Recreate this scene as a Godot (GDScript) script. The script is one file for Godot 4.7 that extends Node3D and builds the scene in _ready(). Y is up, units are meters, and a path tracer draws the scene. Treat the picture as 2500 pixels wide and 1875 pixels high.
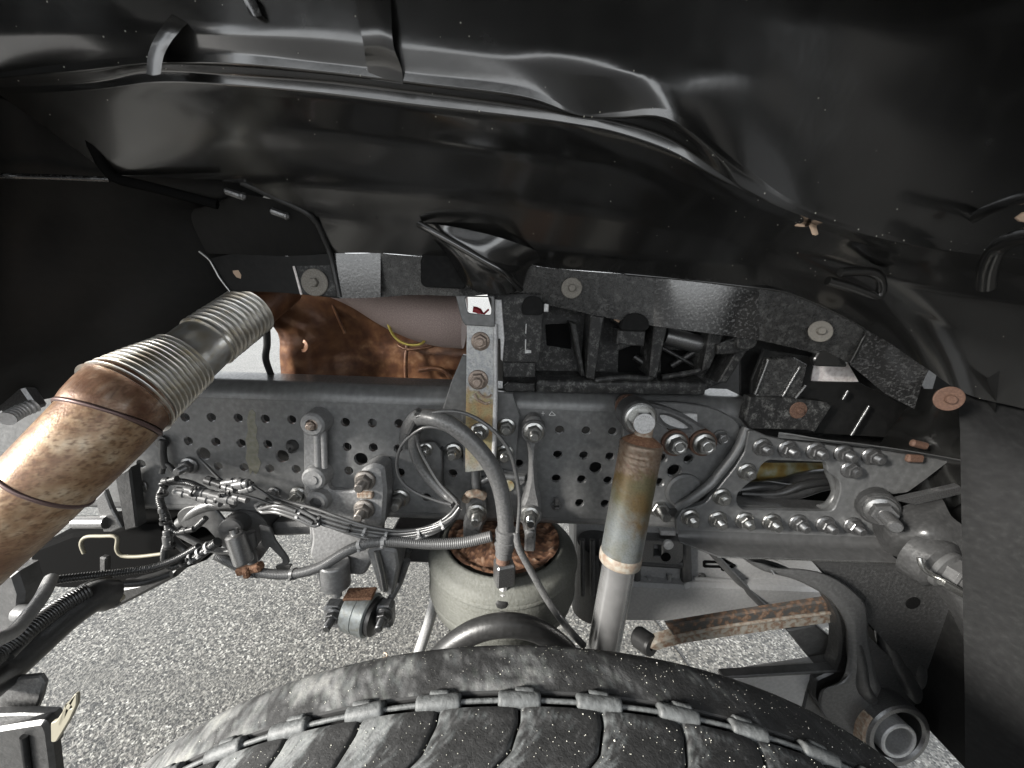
extends Node3D
# A truck's front wheel arch, seen from above the tyre: x runs along the frame rail, y is up, z = 0 is the outer face of the rail's web.

const F := 960.7          # focal length in pixels of the 2500-wide photograph
const EYE := Vector3(0, 1.154, 0.682)
var view := Basis()
var taken := {}
var M := {}
var bolt_meshes := {}


class Mb:                 # collects triangles of one mesh
	var v := PackedVector3Array()
	var n := PackedVector3Array()
	var c := PackedColorArray()
	var tf := Transform3D.IDENTITY

	func tri(a: Vector3, b: Vector3, c: Vector3, na: Vector3, nb: Vector3, nc: Vector3) -> void:
		var g := (b - a).cross(c - a)
		if g.length_squared() < 1e-22:
			return
		if g.dot(na + nb + nc) > 0.0:
			v.append_array(PackedVector3Array([tf * a, tf * c, tf * b]))
			n.append_array(PackedVector3Array([tf.basis * na, tf.basis * nc, tf.basis * nb]))
		else:
			v.append_array(PackedVector3Array([tf * a, tf * b, tf * c]))
			n.append_array(PackedVector3Array([tf.basis * na, tf.basis * nb, tf.basis * nc]))

	func flat(a: Vector3, b: Vector3, c: Vector3, out: Vector3) -> void:
		var g := (b - a).cross(c - a).normalized()
		if g.dot(out) < 0.0:
			g = -g
		tri(a, b, c, g, g, g)

	func quad(a: Vector3, b: Vector3, c: Vector3, d: Vector3, out: Vector3) -> void:
		flat(a, b, c, out)
		flat(a, c, d, out)

	# rows of points, smoothly shaded; side = 1 or -1 turns the normals
	func grid(p: Array, side := 1.0, round_i := false, round_j := false) -> void:
		var h := p.size()
		var w: int = p[0].size()
		var nn := []
		for i in h:
			var row := PackedVector3Array()
			for j in w:
				var i0 := i - 1
				var i1 := i + 1
				var j0 := j - 1
				var j1 := j + 1
				if round_i:
					i0 = (i0 + h) % h
					i1 = i1 % h
				else:
					i0 = maxi(i0, 0)
					i1 = mini(i1, h - 1)
				if round_j:
					j0 = (j0 + w) % w
					j1 = j1 % w
				else:
					j0 = maxi(j0, 0)
					j1 = mini(j1, w - 1)
				var q: Vector3 = (p[i1][j] - p[i0][j]).cross(p[i][j1] - p[i][j0])
				row.append(q.normalized() * side)
			nn.append(row)
		for i in (h if round_i else h - 1):
			var k := (i + 1) % h
			for j in (w if round_j else w - 1):
				var l := (j + 1) % w
				tri(p[i][j], p[k][j], p[k][l], nn[i][j], nn[k][j], nn[k][l])
				tri(p[i][j], p[k][l], p[i][l], nn[i][j], nn[k][l], nn[i][l])

	func tube(path: PackedVector3Array, radius, sides := 10, caps := true) -> void:
		var rows := []
		var up := Vector3.UP
		var d0 := (path[1] - path[0]).normalized()
		if absf(d0.dot(up)) > 0.9:
			up = Vector3.RIGHT
		up = (up - d0 * up.dot(d0)).normalized()
		for i in path.size():
			var d := (path[mini(i + 1, path.size() - 1)] - path[maxi(i - 1, 0)]).normalized()
			up = (up - d * up.dot(d)).normalized()
			var across := d.cross(up)
			var r: float = radius[i] if radius is Array or radius is PackedFloat32Array else radius
			var row := PackedVector3Array()
			for k in sides:
				var a := TAU * k / sides
				row.append(path[i] + (up * cos(a) + across * sin(a)) * r)
			rows.append(row)
		grid(rows, 1.0, false, true)
		if caps:
			for e in [0, path.size() - 1]:
				var o := (path[e] - path[1 if e == 0 else e - 1]).normalized()
				for k in sides:
					tri(path[e], rows[e][k], rows[e][(k + 1) % sides], o, o, o)

	# profile of (radius, height) pairs turned about an axis; every edge of the profile is sharp unless soft
	func lathe(profile: Array, base: Vector3, axis: Vector3, sides := 24, soft := false, from := 0.0, to := TAU) -> void:
		var ax := axis.normalized()
		var s := ax.cross(Vector3.UP if absf(ax.y) < 0.9 else Vector3.RIGHT).normalized()
		var c := s.cross(ax)
		var nrm := []
		for i in profile.size() - 1:
			var e: Vector2 = profile[i + 1] - profile[i]
			nrm.append(Vector2(e.y, -e.x).normalized())
		for i in profile.size() - 1:
			var pa: Vector2 = profile[i]
			var pb: Vector2 = profile[i + 1]
			var ma: Vector2 = nrm[i]
			var mb: Vector2 = nrm[i]
			if soft:
				ma = (nrm[maxi(i - 1, 0)] + nrm[i]).normalized()
				mb = (nrm[mini(i + 1, nrm.size() - 1)] + nrm[i]).normalized()
			for k in sides:
				var t0 := from + (to - from) * k / sides
				var t1 := from + (to - from) * (k + 1) / sides
				var d0 := s * cos(t0) + c * sin(t0)
				var d1 := s * cos(t1) + c * sin(t1)
				var n00 := d0 * ma.x + ax * ma.y
				var n10 := d1 * ma.x + ax * ma.y
				var n01 := d0 * mb.x + ax * mb.y
				var n11 := d1 * mb.x + ax * mb.y
				if sides <= 8:
					var dm := (d0 + d1).normalized()
					n00 = dm * ma.x + ax * ma.y
					n10 = n00
					n01 = n00
					n11 = n00
				var a := base + d0 * pa.x + ax * pa.y
				var b := base + d1 * pa.x + ax * pa.y
				var e2 := base + d1 * pb.x + ax * pb.y
				var f := base + d0 * pb.x + ax * pb.y
				tri(a, b, e2, n00, n10, n11)
				tri(a, e2, f, n00, n11, n01)

	# a flat plate: outline in the plane x, y; front face at z, going back by t; edge chamfered by b
	func plate(outer: PackedVector2Array, z: float, t: float, b := 0.001, holes := [], back := true) -> void:
		var o := outer.duplicate()
		if Geometry2D.is_polygon_clockwise(o):
			o.reverse()
		var hs := []
		for q in holes:
			var h2: PackedVector2Array = q.duplicate()
			if not Geometry2D.is_polygon_clockwise(h2):
				h2.reverse()
			hs.append(h2)
		var oi := Mb.inset(o, b)
		var hi := []
		for q in hs:
			hi.append(Mb.inset(q, b))
		var cap := Mb.triangles(oi, hi)
		for k in range(0, cap.size(), 3):
			flat(Vector3(cap[k].x, cap[k].y, z), Vector3(cap[k + 1].x, cap[k + 1].y, z), Vector3(cap[k + 2].x, cap[k + 2].y, z), Vector3.BACK)
			if back:
				flat(Vector3(cap[k].x, cap[k].y, z - t), Vector3(cap[k + 1].x, cap[k + 1].y, z - t), Vector3(cap[k + 2].x, cap[k + 2].y, z - t), Vector3.FORWARD)
		var loops := [[o, oi]]
		for k in hs.size():
			loops.append([hs[k], hi[k]])
		for l in loops:
			var p: PackedVector2Array = l[0]
			var q: PackedVector2Array = l[1]
			var cnt := p.size()
			for k in cnt:
				var m := (k + 1) % cnt
				var e := p[m] - p[k]
				var out := Vector3(e.y, -e.x, 0)
				quad(Vector3(q[k].x, q[k].y, z), Vector3(q[m].x, q[m].y, z), Vector3(p[m].x, p[m].y, z - b), Vector3(p[k].x, p[k].y, z - b), out.normalized() + Vector3.BACK)
				# smooth wall where the outline bends gently
				var e0 := p[k] - p[(k + cnt - 1) % cnt]
				var e2 := p[(m + 1) % cnt] - p[m]
				var n0 := out.normalized()
				var na := n0
				var nb := n0
				if absf(e0.angle_to(e)) < 0.7:
					na = (n0 + Vector3(e0.y, -e0.x, 0).normalized()).normalized()
				if absf(e.angle_to(e2)) < 0.7:
					nb = (n0 + Vector3(e2.y, -e2.x, 0).normalized()).normalized()
				var a := Vector3(p[k].x, p[k].y, z - b)
				var c := Vector3(p[m].x, p[m].y, z - b)
				var d := Vector3(p[m].x, p[m].y, z - t)
				var f := Vector3(p[k].x, p[k].y, z - t)
				tri(a, c, d, na, nb, nb)
				tri(a, d, f, na, nb, na)

	static func inset(p: PackedVector2Array, b: float) -> PackedVector2Array:
		var out := PackedVector2Array()
		var c := p.size()
		for k in c:
			var e0 := (p[k] - p[(k + c - 1) % c]).normalized()
			var e1 := (p[(k + 1) % c] - p[k]).normalized()
			var n0 := Vector2(-e0.y, e0.x)
			var n1 := Vector2(-e1.y, e1.x)
			var m := (n0 + n1)
			m = m.normalized() if m.length() > 0.05 else n0
			out.append(p[k] + m * b / maxf(0.4, m.dot(n0)))
		return out

	# ear clipping with bridged holes; three points for each triangle
	static func triangles(outer: PackedVector2Array, holes: Array) -> PackedVector2Array:
		var p := outer.duplicate()
		if holes.size() > 3:         # many round holes: Delaunay keeps their short edges
			var all := outer.duplicate()
			for k in outer.size():
				var a := outer[k]
				var e := outer[(k + 1) % outer.size()]
				var cuts := int(a.distance_to(e) / 0.03)
				for m in range(1, cuts):
					all.append(a.lerp(e, float(m) / cuts))
			for h in holes:
				all.append_array(h)
			var ids := Geometry2D.triangulate_delaunay(all)
			var res := PackedVector2Array()
			for k in range(0, ids.size(), 3):
				var mid := (all[ids[k]] + all[ids[k + 1]] + all[ids[k + 2]]) / 3.0
				var keep := Geometry2D.is_point_in_polygon(mid, outer)
				for h in holes:
					if keep and Geometry2D.is_point_in_polygon(mid, h):
						keep = false
				if keep:
					res.append_array(PackedVector2Array([all[ids[k]], all[ids[k + 1]], all[ids[k + 2]]]))
			return res
		var hs := holes.duplicate()
		hs.sort_custom(func(x, y): return Mb.most_right(x).x > Mb.most_right(y).x)
		for h in hs:
			var from := 0
			for k in h.size():
				if h[k].x > h[from].x:
					from = k
			var q: Vector2 = h[from]
			var order := []
			for k in p.size():
				order.append([p[k].distance_squared_to(q), k])
			order.sort_custom(func(x, y): return x[0] < y[0])
			var to := -1
			for cand in order:
				var k: int = cand[1]
				var w := p[k]
				var w0 := p[(k + p.size() - 1) % p.size()]
				var w1 := p[(k + 1) % p.size()]
				var inside := false
				if (w - w0).cross(w1 - w) >= 0.0:
					inside = (w - w0).cross(q - w) > 0.0 and (w1 - w).cross(q - w) > 0.0
				else:
					inside = not ((w - w0).cross(q - w) < 0.0 and (w1 - w).cross(q - w) < 0.0)
				if not inside:
					continue
				var crossed := false
				for m in p.size():
					var a := p[m]
					var b := p[(m + 1) % p.size()]
					if a == w or b == w:
						continue
					if Mb.cut(q, w, a, b):
						crossed = true
						break
				if not crossed:
					to = k
					break
			if to < 0:
				continue
			var joined := PackedVector2Array()
			for k in to + 1:
				joined.append(p[k])
			for k in h.size() + 1:
				joined.append(h[(from + k) % h.size()])
			for k in range(to, p.size()):
				joined.append(p[k])
			p = joined
		var out := PackedVector2Array()
		var idx := []
		for k in p.size():
			idx.append(k)
		var at := 0
		var stuck := 0
		while idx.size() > 3 and stuck <= idx.size():
			var c := idx.size()
			at = at % c
			var a := p[idx[(at + c - 1) % c]]
			var b := p[idx[at]]
			var d := p[idx[(at + 1) % c]]
			var ear := (b - a).cross(d - b) > 1e-14
			if ear:
				var lo := a.min(b).min(d)
				var hi := a.max(b).max(d)
				for k in idx:
					var w := p[k]
					if w.x < lo.x or w.x > hi.x or w.y < lo.y or w.y > hi.y or w == a or w == b or w == d:
						continue
					if (b - a).cross(w - a) >= 0.0 and (d - b).cross(w - b) >= 0.0 and (a - d).cross(w - d) >= 0.0:
						ear = false
						break
			if ear:
				out.append_array(PackedVector2Array([a, b, d]))
				idx.remove_at(at)
				stuck = 0
				at += 1 if idx.size() % 2 else 0
			else:
				at += 1
				stuck += 1
		if idx.size() == 3:
			out.append_array(PackedVector2Array([p[idx[0]], p[idx[1]], p[idx[2]]]))
		return out

	static func most_right(h: PackedVector2Array) -> Vector2:
		var best := h[0]
		for q in h:
			if q.x > best.x:
				best = q
		return best

	static func cut(a: Vector2, b: Vector2, c: Vector2, d: Vector2) -> bool:
		return (b - a).cross(c - a) * (b - a).cross(d - a) < 0.0 and (d - c).cross(a - c) * (d - c).cross(b - c) < 0.0

	# a box with chamfered edges
	func box(centre: Vector3, size: Vector3, b := 0.002, turn := Basis()) -> void:
		var keep := tf
		tf = tf * Transform3D(turn, centre)
		var h := size / 2
		b = minf(b, minf(h.x, minf(h.y, h.z)) * 0.9)
		for ax in 3:
			var u := (ax + 1) % 3
			var w := (ax + 2) % 3
			for s in [-1.0, 1.0]:
				var c := []
				for q in [[-1, -1], [1, -1], [1, 1], [-1, 1]]:
					var p := Vector3()
					p[ax] = s * h[ax]
					p[u] = q[0] * (h[u] - b)
					p[w] = q[1] * (h[w] - b)
					c.append(p)
				var o := Vector3()
				o[ax] = s
				quad(c[0], c[1], c[2], c[3], o)
			for s in [-1.0, 1.0]:
				for r in [-1.0, 1.0]:
					var c := []
					for q in [-1.0, 1.0]:
						var p := Vector3()
						p[ax] = q * (h[ax] - b)
						p[u] = s * h[u]
						p[w] = r * (h[w] - b)
						c.append(p)
						p[u] = s * (h[u] - b)
						p[w] = r * h[w]
						c.append(p)
					var o := Vector3()
					o[u] = s
					o[w] = r
					quad(c[0], c[1], c[3], c[2], o)
		for sx in [-1.0, 1.0]:
			for sy in [-1.0, 1.0]:
				for sz in [-1.0, 1.0]:
					var q := Vector3(sx, sy, sz)
					flat(Vector3(sx * h.x, sy * (h.y - b), sz * (h.z - b)), Vector3(sx * (h.x - b), sy * h.y, sz * (h.z - b)), Vector3(sx * (h.x - b), sy * (h.y - b), sz * h.z), q)
		tf = keep

	func done() -> ArrayMesh:
		var a := []
		a.resize(Mesh.ARRAY_MAX)
		a[Mesh.ARRAY_VERTEX] = v
		a[Mesh.ARRAY_NORMAL] = n
		if c.size() == v.size():
			a[Mesh.ARRAY_COLOR] = c
		var m := ArrayMesh.new()
		m.add_surface_from_arrays(Mesh.PRIMITIVE_TRIANGLES, a)
		return m


# stains, scale and heat tint: a colour for each corner, worked out from where it is on the thing
func stain(b: Mb, how) -> Mb:
	b.c.resize(b.v.size())
	for i in b.v.size():
		b.c[i] = how.call(b.v[i])
	return b

func cloud(seed_: int, size: float, octaves := 4) -> FastNoiseLite:
	var f := FastNoiseLite.new()
	f.noise_type = FastNoiseLite.TYPE_SIMPLEX_SMOOTH
	f.seed = seed_
	f.frequency = 1.0 / size
	f.fractal_octaves = octaves
	return f

func ramp(t: float, stops: Array) -> Color:
	for k in stops.size() - 1:
		if t <= stops[k + 1][0]:
			return stops[k][1].lerp(stops[k + 1][1], clampf((t - stops[k][0]) / (stops[k + 1][0] - stops[k][0]), 0, 1))
	return stops[-1][1]


# ---------------------------------------------------------------- names, parents, descriptions

func numbered(called: String) -> String:
	var k: int = taken.get(called, 0)
	taken[called] = k + 1
	return called if k == 0 else "%s_%03d" % [called, k]

func tag(o: Node3D, label: String, category: String, group := "") -> Node3D:
	o.set_meta("label", label)
	o.set_meta("category", category)
	if group:
		o.set_meta("group", group)
	return o

func thing(called: String, label: String, category: String, at := Vector3.ZERO, group := "") -> Node3D:
	var o := Node3D.new()
	o.name = numbered(called)
	add_child(o)
	o.position = at
	return tag(o, label, category, group)

# a part: its triangles are given in world places, and moved into the thing's own axes
func part(called: String, b: Mb, material: Material, parent: Node3D) -> MeshInstance3D:
	var o := MeshInstance3D.new()
	o.name = called
	var shift := Vector3.ZERO
	var up: Node3D = parent
	while up != self:
		shift += up.position
		up = up.get_parent()
	for i in b.v.size():
		b.v[i] -= shift
	o.mesh = b.done()
	o.material_override = material
	parent.add_child(o, true)
	return o

func solo(called: String, b: Mb, material: Material, label: String, category: String, group := "") -> MeshInstance3D:
	var o := MeshInstance3D.new()
	o.name = numbered(called)
	var lo := b.v[0]
	var hi := b.v[0]
	for q in b.v:
		lo = lo.min(q)
		hi = hi.max(q)
	var at := Vector3((lo.x + hi.x) / 2, lo.y, (lo.z + hi.z) / 2)
	for i in b.v.size():
		b.v[i] -= at
	o.mesh = b.done()
	o.position = at
	o.material_override = material
	add_child(o)
	tag(o, label, category, group)
	return o

func struct(called: String, b: Mb, material: Material, label: String, category: String) -> MeshInstance3D:
	var o := solo(called, b, material, label, category)
	o.set_meta("kind", "structure")
	return o


# ---------------------------------------------------------------- measuring: a pixel of the photograph and the distance z of the plane it lies in give a place

func at(u: float, v: float, z: float) -> Vector3:      # u, v in a 2212-wide view of the photograph
	var d := view * Vector3((u * 1.1302 - 1250) / F, -(v * 1.1302 - 937.5) / F, -1)
	return EYE + d * ((z - EYE.z) / d.z)

func deep(u: float, v: float, depth: float) -> Vector3:
	return EYE + view * Vector3((u * 1.1302 - 1250) / F, -(v * 1.1302 - 937.5) / F, -1) * depth

# corners measured in a closer look whose top left pixel is x0, y0 and whose scale is s
func crop(x0: float, y0: float, p: Array, z: float, s := 0.28) -> PackedVector2Array:
	var out := PackedVector2Array()
	for k in range(0, p.size(), 2):
		var q := at(x0 * 0.8848 + p[k] * s, y0 * 0.8848 + p[k + 1] * s, z)
		out.append(Vector2(q.x, q.y))
	return out

func flatpath(p: Array, z: float) -> PackedVector2Array:   # the same from full-view pixels
	var out := PackedVector2Array()
	for k in range(0, p.size(), 2):
		var q := at(p[k], p[k + 1], z)
		out.append(Vector2(q.x, q.y))
	return out

func path3(p: Array) -> PackedVector3Array:               # [u, v, z, u, v, z ...]
	var out := PackedVector3Array()
	for k in range(0, p.size(), 3):
		out.append(at(p[k], p[k + 1], p[k + 2]))
	return out

func smooth(p: PackedVector3Array, step: float) -> PackedVector3Array:
	var out := PackedVector3Array()
	for i in p.size() - 1:
		var a := p[maxi(i - 1, 0)]
		var d := p[mini(i + 2, p.size() - 1)]
		if i == 0:
			a = p[0] * 2 - p[1]
		if i == p.size() - 2:
			d = p[i + 1] * 2 - p[i]
		var cnt := maxi(2, int(p[i].distance_to(p[i + 1]) / step))
		for k in cnt:
			out.append(p[i].cubic_interpolate(p[i + 1], a, d, float(k) / cnt))
	out.append(p[p.size() - 1])
	return out

func even(p: PackedVector3Array, step: float) -> PackedVector3Array:
	var l := 0.0
	for k in p.size() - 1:
		l += p[k].distance_to(p[k + 1])
	var cnt := maxi(2, int(l / step))
	var out := PackedVector3Array()
	for k in cnt + 1:
		out.append(Vector3.ZERO)
	var i := 0
	var done := 0.0
	for k in cnt + 1:
		var want := l * k / cnt
		while i < p.size() - 2 and done + p[i].distance_to(p[i + 1]) < want:
			done += p[i].distance_to(p[i + 1])
			i += 1
		var s := p[i].distance_to(p[i + 1])
		out[k] = p[i].lerp(p[i + 1], clampf((want - done) / maxf(s, 1e-9), 0, 1))
	return out

func round_poly(p: PackedVector2Array, r: float, steps := 5) -> PackedVector2Array:
	var out := PackedVector2Array()
	var c := p.size()
	for k in c:
		var a := p[(k + c - 1) % c]
		var b := p[k]
		var d := p[(k + 1) % c]
		var l := minf(r, minf(b.distance_to(a), b.distance_to(d)) * 0.48)
		var q0 := b + (a - b).normalized() * l
		var q1 := b + (d - b).normalized() * l
		for s in steps + 1:
			var t := float(s) / steps
			out.append(q0.lerp(b, t).lerp(b.lerp(q1, t), t))
	return out

func circle(c: Vector2, r: float, sides := 16) -> PackedVector2Array:
	var out := PackedVector2Array()
	for k in sides:
		out.append(c + Vector2.from_angle(TAU * k / sides) * r)
	return out

func xy(q: Vector3) -> Vector2:
	return Vector2(q.x, q.y)


# ---------------------------------------------------------------- small things used everywhere

# a nut with its flange, and the stud through it; axis points away from the face it sits on
func bolt(parent: Node3D, where: Vector3, r: float, stud := 1.0, nut: Material = null, axis := Vector3.BACK, called := "bolt", flange := true, tilt := 0.3) -> MeshInstance3D:
	var key := "nut%s" % flange
	if not bolt_meshes.has(key):
		var b := Mb.new()
		if flange:
			b.lathe([Vector2(1.0, 0.0), Vector2(1.0, 0.14), Vector2(0.94, 0.22), Vector2(0.7, 0.32)], Vector3.ZERO, Vector3.BACK, 22)
		else:
			b.lathe([Vector2(0.98, 0.0), Vector2(0.98, 0.08), Vector2(0.94, 0.12), Vector2(0.5, 0.12)], Vector3.ZERO, Vector3.BACK, 22)
		b.lathe([Vector2(0.78, 0.1), Vector2(0.78, 0.78), Vector2(0.7, 0.88), Vector2(0.3, 0.88)], Vector3.ZERO, Vector3.BACK, 6)
		bolt_meshes[key] = b.done()
		var s := Mb.new()
		var prof := [Vector2(0.44, 0.0)]
		for k in 9:
			prof.append(Vector2(0.44, 0.1 * k + 0.05))
			prof.append(Vector2(0.4, 0.1 * k + 0.1))
		prof.append_array([Vector2(0.42, 0.93), Vector2(0.34, 1.0), Vector2(0.0, 1.0)])
		s.lathe(prof, Vector3.ZERO, Vector3.BACK, 16)
		bolt_meshes["stud"] = s.done()
		var h := Mb.new()
		h.lathe([Vector2(0.5, 0.0), Vector2(0.5, 0.04), Vector2(0.44, 0.07), Vector2(0.36, 0.04), Vector2(0.0, 0.04)], Vector3.ZERO, Vector3.BACK, 18)
		bolt_meshes["head"] = h.done()
	var o := MeshInstance3D.new()
	o.name = called
	o.mesh = bolt_meshes[key]
	o.material_override = nut if nut else M.steel
	var side := axis.normalized().cross(Vector3.UP if absf(axis.y) < 0.9 else Vector3.RIGHT).normalized()
	var base := Basis(side, axis.normalized().cross(side), axis.normalized()).rotated(axis.normalized(), tilt)
	o.transform = Transform3D(base.scaled(Vector3.ONE * r), where)
	var shift := Vector3.ZERO
	var up: Node3D = parent
	while up != self:
		shift += up.position
		up = up.get_parent()
	o.position -= shift
	parent.add_child(o, true)
	var s := MeshInstance3D.new()
	if stud > 0.0:
		s.name = "stud"
		s.mesh = bolt_meshes["stud"]
		s.transform = Transform3D(Basis().scaled(Vector3(1, 1, stud)), Vector3(0, 0, 0.86))
	else:
		s.name = "head_mark"
		s.mesh = bolt_meshes["head"]
		s.position = Vector3(0, 0, 0.88)
	s.material_override = o.material_override
	o.add_child(s, true)
	return o

# a smooth or corrugated conduit
func conduit_mesh(p: PackedVector3Array, r: float, pitch := 0.0, sides := 10) -> Mb:
	var b := Mb.new()
	if pitch <= 0.0:
		b.tube(even(smooth(p, 0.008), 0.006), r, sides)
		return b
	var e := even(smooth(p, 0.006), pitch / 4)
	var rr := []
	for k in e.size():
		rr.append(r * [1.0, 0.97, 0.84, 0.97][k % 4])
	b.tube(e, rr, sides)
	return b

func tie(parent: Node3D, path: PackedVector3Array, along: float, r: float, material: Material, called := "cable_tie", wide := 0.0045) -> void:
	var e := even(smooth(path, 0.006), 0.003)
	var i := clampi(int(along * (e.size() - 1)), 1, e.size() - 2)
	var q := e[i]
	var d := (e[i + 1] - e[i - 1]).normalized()
	var b := Mb.new()
	b.lathe([Vector2(r * 0.8, -wide / 2), Vector2(r, -wide / 2), Vector2(r, wide / 2), Vector2(r * 0.8, wide / 2)], q, d, 14)
	var s := d.cross(Vector3(0.3, 0.2, 1)).normalized()
	b.box(q + s.cross(d) * r * 1.05 + s * r * 0.3, Vector3(0.006, 0.005, 0.006), 0.001, Basis(d, s, d.cross(s)))
	part(called, b, material, parent)


# ---------------------------------------------------------------- materials

func noise_texture(kind: int, frequency: float, stops: Array, seed_ := 1, octaves := 4, size := 512, normal := false, bump := 4.0, cell := 0) -> NoiseTexture2D:
	var f := FastNoiseLite.new()
	f.noise_type = kind
	f.seed = seed_
	f.frequency = frequency
	f.fractal_octaves = octaves
	if kind == FastNoiseLite.TYPE_CELLULAR:
		f.cellular_return_type = cell
		f.fractal_type = FastNoiseLite.FRACTAL_NONE if octaves < 2 else FastNoiseLite.FRACTAL_FBM
	var t := NoiseTexture2D.new()
	t.noise = f
	t.width = size
	t.height = size
	t.seamless = true
	t.seamless_blend_skirt = 0.2
	if normal:
		t.as_normal_map = true
		t.bump_strength = bump
	else:
		var g := Gradient.new()
		var off := PackedFloat32Array()
		var col := PackedColorArray()
		for s in stops:
			off.append(s[0])
			col.append(s[1])
		g.offsets = off
		g.colors = col
		t.color_ramp = g
	return t

func lin(r: float, g: float, b: float) -> Color:
	return Color(r, g, b).linear_to_srgb()

func grey(x: float) -> Color:
	return Color(x, x, x).linear_to_srgb()

func material(albedo: Texture2D, scale: float, rough: float, metal := 0.0, rough_map: Texture2D = null, normal: Texture2D = null, normal_scale := 1.0) -> StandardMaterial3D:
	var m := StandardMaterial3D.new()
	m.uv1_triplanar = true
	m.uv1_world_triplanar = true
	m.uv1_scale = Vector3.ONE * scale
	if albedo:
		m.albedo_texture = albedo
	m.roughness = rough
	if rough_map:
		m.roughness_texture = rough_map
	m.metallic = metal
	if normal:
		m.normal_enabled = true
		m.normal_texture = normal
		m.normal_scale = normal_scale
	return m

func plain(c: Color, rough: float, metal := 0.0) -> StandardMaterial3D:
	var m := StandardMaterial3D.new()
	m.albedo_color = c
	m.roughness = rough
	m.metallic = metal
	return m


# ================================================================ the scene

func _ready() -> void:
	view = Basis.from_euler(Vector3(deg_to_rad(-13.5), 0, 0)) * Basis.from_euler(Vector3(0, 0, deg_to_rad(2.0)))
	var cam := Camera3D.new()
	cam.name = "camera"
	cam.transform = Transform3D(view, EYE)
	cam.fov = 88.6
	cam.near = 0.01
	cam.far = 400
	add_child(cam)
	var sky := ProceduralSkyMaterial.new()
	sky.sky_top_color = Color(0.82, 0.84, 0.86)
	sky.sky_horizon_color = Color(0.92, 0.93, 0.935)
	sky.sky_curve = 0.2
	sky.sky_energy_multiplier = 1.0
	sky.ground_bottom_color = Color(0.45, 0.44, 0.42)
	sky.ground_horizon_color = Color(0.7, 0.7, 0.69)
	sky.sun_angle_max = 1.0
	var env := Environment.new()
	env.background_mode = Environment.BG_SKY
	env.sky = Sky.new()
	env.sky.sky_material = sky
	env.tonemap_mode = Environment.TONE_MAPPER_LINEAR
	env.tonemap_exposure = 3.8
	env.sdfgi_enabled = true
	env.ssao_enabled = true
	env.ssil_enabled = true
	var we := WorldEnvironment.new()
	we.name = "world_environment"
	we.environment = env
	add_child(we)
	var sun := DirectionalLight3D.new()
	sun.name = "sun"
	sun.light_energy = 1.3
	sun.light_color = Color(1.0, 0.985, 0.96)
	sun.light_angular_distance = 12.0
	sun.shadow_enabled = true
	sun.look_at_from_position(Vector3(-0.8, 0.32, 0.45), Vector3.ZERO)
	add_child(sun)

	make_materials()
	ground()
	liner()
	rail()
	tyre()
	exhaust()
	engine_side()
	upright()
	shock()
	gusset()
	casting()
	air_spring()
	hanger()
	hoses()
	harness()
	plastic_tray()
	right_side()
	lower_right()
	lower_left()
	far_side()


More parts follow.
